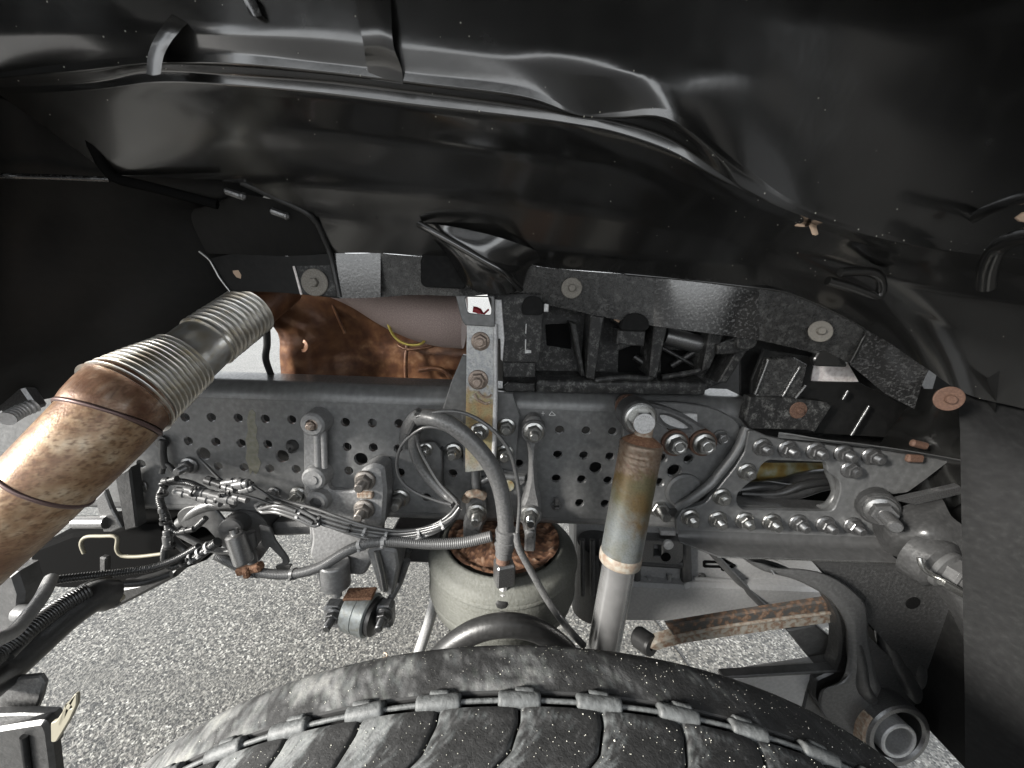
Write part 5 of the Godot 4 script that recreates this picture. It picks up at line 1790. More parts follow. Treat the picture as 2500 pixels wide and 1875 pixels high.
func hanger() -> void:
	var o := thing("spring_hanger", "grey forged hanger bracket with bolted clamp and bushing below the rail", "hanger bracket", at(770, 1380, 0.02))
	# flat bracket bolted over the web: column at left, arm at right, open between
	var pl := Mb.new()
	var outline := round_poly(crop(300, 1000, [1390, 60, 1480, 15, 1560, 60, 1560, 440, 1590, 620, 1760, 630, 1850, 600, 1960, 560, 2010, 900, 2000, 960, 1850, 1010, 1780, 1130, 1560, 1180, 1450, 1120, 1440, 900, 1400, 790, 1400, 560], 0.012), 0.008, 3)
	pl.plate(outline, 0.014, 0.013, 0.003)
	part("plate", pl, M.hanger, o)
	var rb := Mb.new()
	rb.tube(even(path3([685, 930, 0.016, 688, 1010, 0.016]), 0.01), 0.0065, 10)
	rb.tube(even(path3([699, 930, 0.016, 702, 1010, 0.016]), 0.01), 0.0055, 10)
	part("raised_rib", rb, M.hanger, o)
	for q in [[674, 918, 0.0215, true], [676, 1036, 0.0215, false], [683, 1086, 0.021, true]]:
		var b := Mb.new()
		var w := at(q[0], q[1], 0.03)
		w.z = 0.0
		var pr := [Vector2(q[2] + 0.003, 0.0), Vector2(q[2] + 0.001, 0.02), Vector2(q[2], 0.028), Vector2(q[2] - 0.004, 0.032)]
		if q[3]:
			pr.append_array([Vector2(0.011, 0.032), Vector2(0.011, 0.02), Vector2(0, 0.02)])
		else:
			pr.append_array([Vector2(0.009, 0.032), Vector2(0.009, 0.034), Vector2(0, 0.034)])
		b.lathe(pr, w, Vector3.BACK, 30)
		part("boss", b, M.hanger, o)
	bolt(o, at(675, 917, 0.022), 0.0115, 0.6, M.rusty_steel)
	# thick arm with two studs
	var arm := Mb.new()
	arm.plate(round_poly(crop(300, 1000, [1800, 560, 1830, 470, 1930, 420, 2010, 450, 2030, 640, 2010, 900, 1970, 930, 1840, 900, 1820, 720], 0.05), 0.008, 3), 0.048, 0.04, 0.006)
	part("arm", arm, M.hanger, o)
	for q in [[789, 1037, 0.05], [787, 1099, 0.05]]:
		bolt(o, at(q[0], q[1], q[2]), 0.0185, 0.9, M.old_nut)
	var seat := Mb.new()
	seat.box(at(790, 1068, 0.05), Vector3(0.028, 0.012, 0.012), 0.002)
	part("spacer", seat, M.rust_pale, o)
	# tapering web running down, with its dark right face
	var web := Mb.new()
	var wo := round_poly(crop(300, 1000, [1880, 1090, 1990, 1060, 2110, 1080, 2130, 1200, 2080, 1440, 1980, 1400, 1960, 1330], 0.06), 0.005, 3)
	web.plate(wo, 0.062, 0.05, 0.004)
	part("leg", web, M.hanger, o)
	var ridge := Mb.new()
	ridge.tube(even(path3([814, 1190, 0.064, 826, 1240, 0.07, 832, 1275, 0.072]), 0.01), 0.006, 8)
	part("leg_rib", ridge, M.dull_steel, o)
	var body := Mb.new()
	body.plate(round_poly(crop(300, 1000, [1440, 880, 1800, 890, 1940, 980, 1950, 1120, 1860, 1290, 1760, 1280, 1540, 1290, 1490, 1210, 1432, 1130, 1462, 1000], 0.03), 0.012, 3), 0.03, 0.05, 0.005)
	part("body", body, M.hanger, o)
	var cyl := Mb.new()
	cyl.lathe([Vector2(0.0, 0.0), Vector2(0.024, 0.001), Vector2(0.026, 0.004), Vector2(0.026, 0.05), Vector2(0.02, 0.055), Vector2(0.008, 0.056), Vector2(0.008, 0.075)], at(722, 1213, 0.05), Vector3(0.02, -1, 0), 24)
	part("pivot", cyl, M.hanger, o)
	var ring := Mb.new()
	ring.lathe([Vector2(0.012, -0.025), Vector2(0.036, -0.025), Vector2(0.039, -0.022), Vector2(0.039, -0.001), Vector2(0.0375, 0.0), Vector2(0.039, 0.001), Vector2(0.039, 0.022), Vector2(0.036, 0.025), Vector2(0.012, 0.025)], at(781, 1322, 0.05), Vector3(1, -0.05, 0.25), 36)
	part("clamp", ring, M.shock_grey, o)
	var bu := Mb.new()
	bu.lathe([Vector2(0.034, 0.02), Vector2(0.034, 0.034), Vector2(0.02, 0.036), Vector2(0, 0.036)], at(781, 1322, 0.05), Vector3(1, -0.05, 0.25), 28)
	part("bushing", bu, M.black, o)
	for q in [[722, 1330, 0.045], [830, 1330, 0.05]]:
		var e := Mb.new()
		e.box(at(q[0] + 2, q[1] - 6, q[2]), Vector3(0.034, 0.05, 0.03), 0.006)
		part("ear", e, M.hanger, o)
		bolt(o, at(q[0], q[1] - 2, q[2] + 0.015), 0.0165, 1.2, M.dull_steel)
	var cr := Mb.new()
	cr.box(at(778, 1283, 0.06), Vector3(0.055, 0.006, 0.03), 0.002, Basis(Vector3.BACK, 0.08))
	part("rust_crust", cr, M.rust, o)
	var st := Mb.new()
	st.tube(path3([880, 1210, 0.02, 862, 1260, 0.02, 840, 1300, 0.03]), 0.007, 10)
	part("stay", st, M.hanger, o)
	var bk := Mb.new()
	bk.plate(crop(300, 1000, [1500, 1270, 1620, 1290, 1640, 1420, 1560, 1440, 1510, 1370], 0.02), 0.02, 0.03, 0.004)
	part("cheek", bk, M.hanger, o)
	var bx := Mb.new()
	bx.box(at(905, 1165, -0.06), Vector3(0.11, 0.06, 0.08), 0.006)
	bx.box(at(865, 1215, -0.03), Vector3(0.03, 0.11, 0.05), 0.006, Basis(Vector3.BACK, -0.3))
	solo("crossmember_end", bx, M.paint_dark, "dark crossmember end under the rail between hanger and air spring", "crossmember")


# ---------------------------------------------------------------- air hose and thin lines round the upright

func hoses() -> void:
	var o := thing("air_hose", "thick grey rubber air hose arching down to a square brass-and-steel fitting on the air spring", "hose", at(1090, 1260, 0.1))
	var p := path3([878, 958, 0.03, 884, 925, 0.05, 905, 902, 0.075, 945, 905, 0.095, 985, 925, 0.1, 1025, 960, 0.1, 1060, 1005, 0.1, 1081, 1055, 0.1, 1090, 1105, 0.1, 1094, 1160, 0.1])
	part("hose", conduit_mesh(p, 0.0135, 0.0, 18), M.hose, o)
	var band := Mb.new()
	band.box(at(893, 918, 0.072), Vector3(0.012, 0.034, 0.03), 0.004, Basis(Vector3.BACK, -0.45))
	band.box(at(906, 892, 0.085), Vector3(0.016, 0.012, 0.014), 0.003, Basis(Vector3.BACK, -0.45))
	part("clip", band, M.black, o)
	var f := Mb.new()
	var top := at(1094, 1146, 0.1)
	var dn := (at(1088, 1200, 0.1) - top).normalized()
	f.lathe([Vector2(0.012, -0.004), Vector2(0.018, -0.002), Vector2(0.0185, 0.002), Vector2(0.0185, 0.014), Vector2(0.0165, 0.016)], top, dn, 12)
	f.lathe([Vector2(0.0165, 0.015), Vector2(0.0185, 0.017), Vector2(0.0185, 0.026), Vector2(0.016, 0.028), Vector2(0.016, 0.036), Vector2(0.0145, 0.038), Vector2(0.0145, 0.048)], top, dn, 20)
	part("coupling", f, M.connector, o)
	var th := Mb.new()
	th.lathe([Vector2(0.012, 0.045), Vector2(0.012, 0.062)], top, dn, 16)
	part("thread", th, M.washer_rust, o)
	var blk := Mb.new()
	blk.box(at(1089, 1236, 0.1), Vector3(0.032, 0.042, 0.03), 0.003, Basis(Vector3.UP, 0.3))
	part("block", blk, M.dull_steel, o)
	var nip := Mb.new()
	var nt := at(1088, 1262, 0.1)
	nip.lathe([Vector2(0.008, 0.0), Vector2(0.008, 0.01), Vector2(0.014, 0.012), Vector2(0.014, 0.018), Vector2(0.008, 0.02)], nt, dn, 8)
	part("nipple", nip, M.galvanised, o)
	var base := Mb.new()
	base.lathe([Vector2(0.012, 0.018), Vector2(0.02, 0.019), Vector2(0.0215, 0.023), Vector2(0.0215, 0.036), Vector2(0.019, 0.04), Vector2(0.018, 0.075)], nt, dn, 20)
	part("socket", base, M.black, o)
	var w := path3([900, 900, 0.09, 960, 888, 0.1, 1010, 895, 0.1, 1060, 925, 0.1, 1098, 970, 0.1, 1114, 1020, 0.1, 1122, 1080, 0.1, 1117, 1160, 0.11])
	solo("thin_outer_line", conduit_mesh(w, 0.0032, 0.0, 10), M.cable, "thin pale grey line arching outside the thick air hose", "air line")
	var w2 := path3([1114, 1150, 0.108, 1120, 1182, 0.115, 1145, 1230, 0.12, 1185, 1300, 0.13, 1225, 1355, 0.14, 1262, 1396, 0.15])
	solo("tail_cable", conduit_mesh(w2, 0.0058, 0.0, 12), M.hose, "dark cable running from the hose coupling down towards the tyre's top", "cable")
	var loop := path3([1040, 1000, 0.09, 1005, 955, 0.095, 965, 930, 0.095, 925, 922, 0.09, 895, 935, 0.085, 866, 965, 0.08, 857, 1005, 0.075, 868, 1040, 0.075, 900, 1065, 0.075, 945, 1082, 0.08, 975, 1090, 0.085])
	solo("thin_loop_line", conduit_mesh(loop, 0.0026, 0.0, 10), M.cable, "thin pale line looping left of the thick air hose", "air line")
	var h2 := path3([900, 930, 0.06, 893, 960, 0.055, 905, 1000, 0.05, 930, 1035, 0.05, 965, 1070, 0.06, 985, 1090, 0.08])
	solo("inner_hose", conduit_mesh(h2, 0.0095, 0.0, 14), M.hose, "second dark hose curving inside the thin loop, left of the thick air hose", "hose")
	var w3 := path3([898, 925, 0.075, 905, 965, 0.07, 925, 1005, 0.07, 950, 1045, 0.075, 985, 1082, 0.09, 992, 1100, 0.095, 985, 1120, 0.095])
	solo("inner_line", conduit_mesh(w3, 0.003, 0.0, 10), M.cable, "thin grey line lying on the inner hose", "air line")


# ---------------------------------------------------------------- wiring harness and the valve at left

func harness() -> void:
	var o := thing("wire_bundle", "tied bundle of grey wires running from the valve across the hanger to the thin loop", "wire bundle", at(760, 1150, 0.08))
	var main := [[575, 1078, 0.05, 620, 1098, 0.06, 680, 1115, 0.07, 740, 1135, 0.08, 790, 1148, 0.085, 850, 1156, 0.09, 900, 1152, 0.095, 945, 1138, 0.1, 975, 1118, 0.1, 990, 1098, 0.1]]
	for d in [[0, 0, 0.0035], [3, -6, 0.003], [-3, 6, 0.003], [5, 3, 0.0028], [0, -10, 0.0026], [2, 10, 0.0026]]:
		var p: Array = main[0].duplicate()
		for k in range(0, p.size(), 3):
			var t: float = float(k) / p.size()
			p[k] += d[0]
			p[k + 1] += d[1] * lerpf(1.5, 0.8, t) + 3 * sin(t * 9 + d[1])
			p[k + 2] += 0.003 * sin(t * 11 + d[0] * 2 + d[1])
		part("wire", conduit_mesh(path3(p), d[2], 0.0, 8), M.cable, o)
	# folded-back loops
	for q in [[552, 1092, 0.055, 580, 1082, 0.062, 630, 1096, 0.07, 660, 1108, 0.074, 684, 1122, 0.078, 690, 1132, 0.08, 678, 1136, 0.082, 640, 1120, 0.078, 595, 1106, 0.07, 565, 1106, 0.06, 552, 1092, 0.055], [566, 1094, 0.06, 600, 1100, 0.07, 640, 1112, 0.076, 665, 1124, 0.08, 676, 1130, 0.082], [560, 1099, 0.062, 600, 1092, 0.072, 640, 1104, 0.076]]:
		part("wire", conduit_mesh(path3(q), 0.0034, 0.0, 8), M.cable, o)
	var mp := path3(main[0])
	for t in [0.04, 0.1, 0.3, 0.45, 0.52, 0.62, 0.78, 0.9]:
		tie(o, mp, t, 0.0095 if t < 0.35 else 0.008, M.black_cable if t < 0.5 else M.tie_pale)
	tie(o, mp, 0.2, 0.0125, M.tie_pale)
	# grey corrugated conduit
	var g := thing("corrugated_conduit", "grey corrugated conduit sagging from the valve and rising to the air hose coupling", "conduit", at(700, 1230, 0.06))
	var gp := path3([470, 1200, 0.02, 520, 1225, 0.03, 570, 1238, 0.04, 630, 1240, 0.05, 690, 1225, 0.06, 750, 1190, 0.075, 800, 1172, 0.085, 860, 1170, 0.095, 930, 1175, 0.1, 1000, 1172, 0.105, 1062, 1158, 0.105])
	part("sleeve", conduit_mesh(gp, 0.0092, 0.0034, 14), M.conduit, g)
	for t in [0.16, 0.3, 0.6, 0.68]:
		tie(g, gp, t, 0.0108, M.conduit if t < 0.4 else M.tie_pale, "cable_tie", 0.007)
	# black corrugated conduits and their connectors
	var b := thing("black_harness", "tangle of black corrugated conduits with grey connectors left of the hanger", "wiring harness", at(420, 1230, 0.06))
	for q in [[[355, 1050, 0.06, 345, 1075, 0.065, 352, 1100, 0.07, 362, 1125, 0.07, 364, 1160, 0.07, 356, 1190, 0.07, 357, 1215, 0.07, 372, 1224, 0.07, 400, 1215, 0.07, 440, 1195, 0.07, 462, 1172, 0.065], 0.0062, 0.0032],
		[[350, 1045, 0.05, 380, 1040, 0.055, 410, 1044, 0.06, 440, 1058, 0.065], 0.006, 0.0032],
		[[360, 1135, 0.07, 385, 1150, 0.07, 420, 1140, 0.07, 445, 1118, 0.065], 0.0056, 0.0032],
		[[370, 1160, 0.065, 395, 1185, 0.06, 415, 1200, 0.06], 0.006, 0.0],
		[[420, 1208, 0.075, 470, 1170, 0.07], 0.0085, 0.0036],
		[[-20, 1290, 0.2, 60, 1262, 0.17, 140, 1250, 0.14, 230, 1240, 0.11, 320, 1228, 0.085, 380, 1208, 0.075, 430, 1180, 0.07], 0.0068, 0.0034],
		[[-20, 1330, 0.2, 60, 1280, 0.16, 130, 1252, 0.13], 0.006, 0.0],
		[[240, 1262, 0.1, 310, 1258, 0.09, 370, 1240, 0.075], 0.0065, 0.0]]:
		part("conduit", conduit_mesh(path3(q[0]), q[1], q[2], 12), M.black_cable, b)
	# connectors
	for q in [[400, 1056, 0.07, 60, 12, 0.009], [455, 1068, 0.075, 60, 14, 0.0095], [505, 1048, 0.08, 34, -4, 0.009], [480, 1044, 0.075, 40, -6, 0.0065], [520, 1060, 0.08, 30, -8, 0.0075], [360, 1145, 0.075, 4, 40, 0.0075]]:
		var c := Mb.new()
		var p0 := at(q[0], q[1], q[2])
		var p1 := at(q[0] + q[3], q[1] + q[4], q[2] + 0.004)
		var d := (p1 - p0).normalized()
		var l := p0.distance_to(p1)
		c.lathe([Vector2(0, 0), Vector2(q[5] * 0.7, 0), Vector2(q[5] * 0.8, 0.002), Vector2(q[5] * 0.8, l * 0.3), Vector2(q[5], l * 0.34), Vector2(q[5], l * 0.7), Vector2(q[5] * 0.85, l * 0.74), Vector2(q[5] * 0.85, l - 0.002), Vector2(q[5] * 0.7, l), Vector2(0, l)], p0, d, 14)
		c.box(p0.lerp(p1, 0.5) + Vector3(0, q[5], 0.003), Vector3(l * 0.25, 0.004, 0.006), 0.001)
		part("connector", c, M.connector, b)
	for q in [[378, 1060, 0.072, 52, 14, 0.0078], [432, 1074, 0.074, 46, 12, 0.0085], [444, 1036, 0.066, 36, 12, 0.0075], [482, 1050, 0.078, 26, 8, 0.0062], [350, 1096, 0.07, 4, 26, 0.0066], [392, 1148, 0.07, 28, -6, 0.006], [352, 1040, 0.062, 30, -6, 0.0056], [505, 1072, 0.08, 30, 8, 0.0068]]:
		var c := Mb.new()
		var p0 := at(q[0], q[1], q[2])
		var p1 := at(q[0] + q[3], q[1] + q[4], q[2] + 0.004)
		var d := (p1 - p0).normalized()
		var l := p0.distance_to(p1)
		c.lathe([Vector2(0, 0), Vector2(q[5] * 0.8, 0), Vector2(q[5], 0.002), Vector2(q[5], l * 0.4), Vector2(q[5] * 0.78, l * 0.45), Vector2(q[5] * 0.78, l * 0.8), Vector2(q[5] * 0.92, l * 0.84), Vector2(q[5] * 0.92, l), Vector2(0, l)], p0, d, 12)
		c.box(p0.lerp(p1, 0.3) + Vector3(0, q[5], 0.002), Vector3(l * 0.3, 0.003, 0.005), 0.001)
		part("connector", c, M.connector if q[2] > 0.07 else M.black_cable, b)
	for q in [[472, 1078, 0.0085], [500, 1060, 0.0085], [538, 1050, 0.009], [366, 1180, 0.0085], [357, 1128, 0.0082], [420, 1062, 0.009], [352, 1068, 0.0078], [400, 1216, 0.009]]:
		var c := Mb.new()
		c.lathe([Vector2(q[2] * 0.6, -0.002), Vector2(q[2], -0.002), Vector2(q[2], 0.002), Vector2(q[2] * 0.6, 0.002)], at(q[0], q[1], 0.078), Vector3(1, -0.25, 0.2) if q[1] < 1100 and q[0] > 380 else Vector3(0.1, 1, 0), 14)
		c.box(at(q[0] + 3, q[1] - 7, 0.086), Vector3(0.004, 0.007, 0.004), 0.001)
		part("cable_tie", c, M.black_cable, b)
	for q in [[548, 1050, 0.085, 575, 1068, 0.085, 590, 1078, 0.08], [500, 1066, 0.085, 545, 1075, 0.085, 582, 1088, 0.08], [505, 1058, 0.08, 470, 1030, 0.05, 432, 990, 0.01]]:
		part("lead", conduit_mesh(path3(q), 0.0024, 0.0, 8), M.black_cable, b)
	var tp := path3([400, 1215, 0.075, 470, 1170, 0.07])
	for t in [0.25, 0.5, 0.75]:
		tie(b, tp, t, 0.0105, M.tie_pale)
	# dark fork hooked over the rail
	var hk := Mb.new()
	hk.tube(smooth(path3([352, 950, 0.01, 352, 985, 0.012, 358, 1010, 0.012]), 0.006), 0.006, 10)
	hk.tube(smooth(path3([356, 1000, 0.012, 352, 1012, 0.012, 350, 1022, 0.012]), 0.006), 0.0045, 8)
	hk.tube(smooth(path3([357, 1000, 0.012, 368, 1008, 0.012, 376, 1018, 0.012]), 0.006), 0.0045, 8)
	hk.lathe([Vector2(0.0125, 0), Vector2(0.0125, 0.004), Vector2(0, 0.006)], at(351, 954, 0.004), Vector3.BACK, 16)
	solo("forked_clip", hk, M.black, "black forked clip hanging from the rail beside the lower bellows", "clip")
	# valve body with bracket and canister
	var v := thing("levelling_valve", "dark metal valve with a bracket plate, canister and forked leg below the rail", "valve", at(500, 1230, 0.02))
	var br := Mb.new()
	br.plate(round_poly(crop(300, 1000, [420, 800, 480, 750, 680, 725, 800, 870, 900, 940, 880, 1000, 800, 1080, 640, 900, 560, 900, 520, 930, 430, 880], 0.03), 0.008, 3), 0.032, 0.006, 0.0015)
	part("bracket", br, M.paint_dark, v)
	var rnd := Mb.new()
	rnd.lathe([Vector2(0.0, 0.03), Vector2(0.042, 0.03), Vector2(0.045, 0.026), Vector2(0.045, -0.02)], at(545, 1135, -0.02), Vector3(0.1, 0.1, 1), 36)
	rnd.lathe([Vector2(0.0, 0.05), Vector2(0.02, 0.05), Vector2(0.022, 0.046), Vector2(0.022, 0.02)], at(530, 1118, -0.01), Vector3(0.1, 0.1, 1), 24)
	part("body", rnd, M.paint_dark, v)
	var can := Mb.new()
	can.lathe([Vector2(0, 0), Vector2(0.013, 0.001), Vector2(0.0165, 0.004), Vector2(0.0165, 0.055), Vector2(0.015, 0.058), Vector2(0, 0.058)], at(507, 1152, 0.06), Vector3(0.25, -1, 0.1), 24)
	can.lathe([Vector2(0.007, -0.008), Vector2(0.007, 0.002)], at(507, 1152, 0.06), Vector3(0.25, -1, 0.1), 12)
	part("canister", can, M.dull_steel, v)
	var c2 := Mb.new()
	c2.lathe([Vector2(0, 0), Vector2(0.012, 0.001), Vector2(0.0125, 0.03), Vector2(0.009, 0.032), Vector2(0.009, 0.06)], at(535, 1150, 0.04), Vector3(0.1, -1, 0.1), 20)
	part("plunger", c2, M.paint_dark, v)
	var leg := Mb.new()
	leg.plate(round_poly(crop(300, 1000, [1060, 880, 1140, 900, 1180, 1000, 1280, 1140, 1290, 1180, 1260, 1190, 1310, 1190, 1290, 1230, 1190, 1225, 1180, 1200, 1235, 1180, 1240, 1150, 1140, 1050, 1060, 1160, 960, 1190, 900, 1160, 1000, 1090, 1080, 1000], 0.02), 0.004, 3), 0.024, 0.005, 0.0012)
	part("forked_leg", leg, M.paint_dark, v)
	var cl := Mb.new()
	cl.box(at(540, 1228, 0.04), Vector3(0.05, 0.016, 0.02), 0.004, Basis(Vector3.BACK, 0.25))
	cl.box(at(533, 1238, 0.05), Vector3(0.012, 0.02, 0.012), 0.003)
	part("rusty_clamp", cl, M.rust, v)
	var rod := Mb.new()
	rod.tube(even(smooth(path3([365, 1140, 0.03, 420, 1170, 0.03, 470, 1190, 0.03, 500, 1190, 0.03]), 0.01), 0.01), 0.006, 10)
	rod.tube(even(smooth(path3([390, 1130, 0.02, 440, 1095, 0.025, 505, 1085, 0.03]), 0.01), 0.01), 0.011, 12)
	part("lever", rod, M.dull_steel, v)
	var shl := Mb.new()
	shl.box(at(650, 1130, -0.03), Vector3(0.1, 0.03, 0.05), 0.008, Basis(Vector3.BACK, 0.1))
	part("foot", shl, M.paint_dark, v)


# ---------------------------------------------------------------- black plastic tray with ribs, over the rail at right

func plastic_tray() -> void:
	var o := thing("plastic_tray", "black water-spotted plastic tray with ribs and rounded clips over the rail", "tray", at(1350, 835, 0.0))
	var b := Mb.new()
	b.plate(crop(1050, 650, [560, 270, 900, 250, 2100, 470, 2400, 560, 2300, 880, 2120, 960, 820, 945, 560, 945], -0.05), -0.05, 0.006, 0.001)
	part("back_wall", b, M.spatter, o)
	var fl := Mb.new()
	var rows := []
	for s in [[0.0, -0.05], [-0.004, -0.03], [-0.006, 0.0], [-0.012, 0.003], [-0.028, 0.003], [-0.03, -0.002]]:
		var row := PackedVector3Array()
		for k in 10:
			var q := at(lerpf(1160, 1525, k / 9.0), lerpf(812, 818, k / 9.0), 0.0)
			row.append(Vector3(q.x, q.y + s[0], s[1]))
		rows.append(row)
	fl.grid(rows, -1.0)
	part("front_flange", fl, M.spatter, o)
	# clip plate with a rounded tab at left
	var cp := Mb.new()
	cp.plate(crop(1050, 650, [440, 215, 720, 210, 870, 225, 862, 560, 840, 742, 560, 738, 520, 500], 0.026), 0.026, 0.004, 0.001)
	part("clip_plate", cp, M.spatter, o)
	var cp2 := Mb.new()
	cp2.plate(crop(1050, 650, [560, 738, 812, 742, 812, 855, 565, 855], 0.018), 0.018, 0.004, 0.001)
	cp2.plate(crop(1050, 650, [570, 930, 600, 900, 808, 905, 808, 968, 575, 968], 0.02), 0.02, 0.012, 0.002)
	part("lower_clip", cp2, M.spatter, o)
	for q in [[[706, 375, 706, 300, 730, 250, 770, 228, 820, 228, 860, 250, 876, 300, 872, 375], 0.034], [[1470, 495, 1490, 420, 1530, 370, 1590, 360, 1650, 375, 1690, 420, 1690, 480, 1660, 500], 0.03]]:
		var t := Mb.new()
		t.plate(round_poly(crop(1050, 650, q[0], q[1]), 0.006, 3), q[1], 0.02, 0.0016)
		part("rounded_tab", t, M.panel, o)
	var tl := Mb.new()
	tl.plate(crop(1050, 650, [1450, 490, 1665, 500, 1650, 620, 1440, 600], 0.02), 0.02, 0.03, 0.002)
	part("tab_root", tl, M.spatter, o)
	var sl := Mb.new()
	for q in [[738, 445, 746, 445, 742, 520, 734, 520], [733, 565, 742, 565, 740, 645, 780, 650, 780, 670, 732, 672]]:
		sl.plate(crop(1050, 650, q, 0.0275), 0.0275, 0.002, 0.0003)
	part("slot_edge", sl, M.galvanised, o)
	# ribs standing out from the back wall
	for q in [[[1240, 375, 1345, 385, 1270, 880, 1205, 860], 0.012, 0.06], [[1730, 450, 1835, 445, 1750, 870, 1690, 850], 0.012, 0.06], [[2160, 495, 2280, 500, 2160, 790, 2100, 810], 0.01, 0.06], [[2400, 600, 2470, 620, 2290, 900, 2220, 900], 0.01, 0.05], [[1080, 430, 1130, 440, 1200, 850, 1170, 850], -0.005, 0.045]]:
		var r := Mb.new()
		r.plate(crop(1050, 650, q[0], q[1]), q[1], q[2], 0.002)
		part("rib", r, M.spatter, o)
	var ra := Mb.new()
	for q in [[[1345, 700, 0.0, 1345, 790, 0.0, 1330, 822, 0.0, 1380, 822, 0.0, 1405, 815, 0.0, 1418, 790, 0.0], 0.006]]:
		ra.tube(even(smooth(path3([1285, 822, 0.0, 1345, 815, 0.0, 1395, 818, 0.0, 1412, 808, 0.0, 1420, 780, 0.0]), 0.006), 0.006), 0.006, 8)
		ra.tube(even(smooth(path3([1430, 815, 0.0, 1500, 803, 0.0, 1522, 790, 0.0, 1532, 760, 0.0]), 0.006), 0.006), 0.005, 8)
	part("rounded_edge", ra, M.spatter, o)
	for q in [[890, 450, 1070, 440, 1090, 640, 900, 610], [1455, 650, 1690, 560, 1650, 830, 1450, 860], [1790, 640, 2110, 660, 2080, 780, 1780, 850]]:
		var h := Mb.new()
		h.plate(crop(1050, 650, q, -0.048), -0.047, 0.002, 0.0003)
		part("opening", h, M.void, o)
	var cy := Mb.new()
	cy.tube(even(path3([1435, 725, -0.02, 1535, 750, -0.02]), 0.006), 0.016, 20)
	part("tube", cy, M.dull_steel, o)
	var wg := Mb.new()
	wg.plate(crop(1050, 650, [1418, 415, 1455, 375, 1500, 378, 1475, 443], 0.0), 0.0, 0.004, 0.001)
	part("tan_wedge", wg, M.leaf, o)
	var wt := Mb.new()
	wt.box(at(1180, 665, 0.03), Vector3(0.008, 0.013, 0.004), 0.001)
	part("pale_peg", wt, M.galvanised, o)
	for q in [[1320, 690, 1500, 790, 0.004], [1450, 790, 1500, 760, 0.006], [1370, 770, 1400, 790, 0.006]]:
		var s := Mb.new()
		s.tube(PackedVector3Array([at(q[0], q[1], -0.04), at(q[2], q[3], -0.03)]), q[4], 8)
		part("strut", s, M.black, o)


# ---------------------------------------------------------------- right: ribbed cover, hinge bolts, rear panel

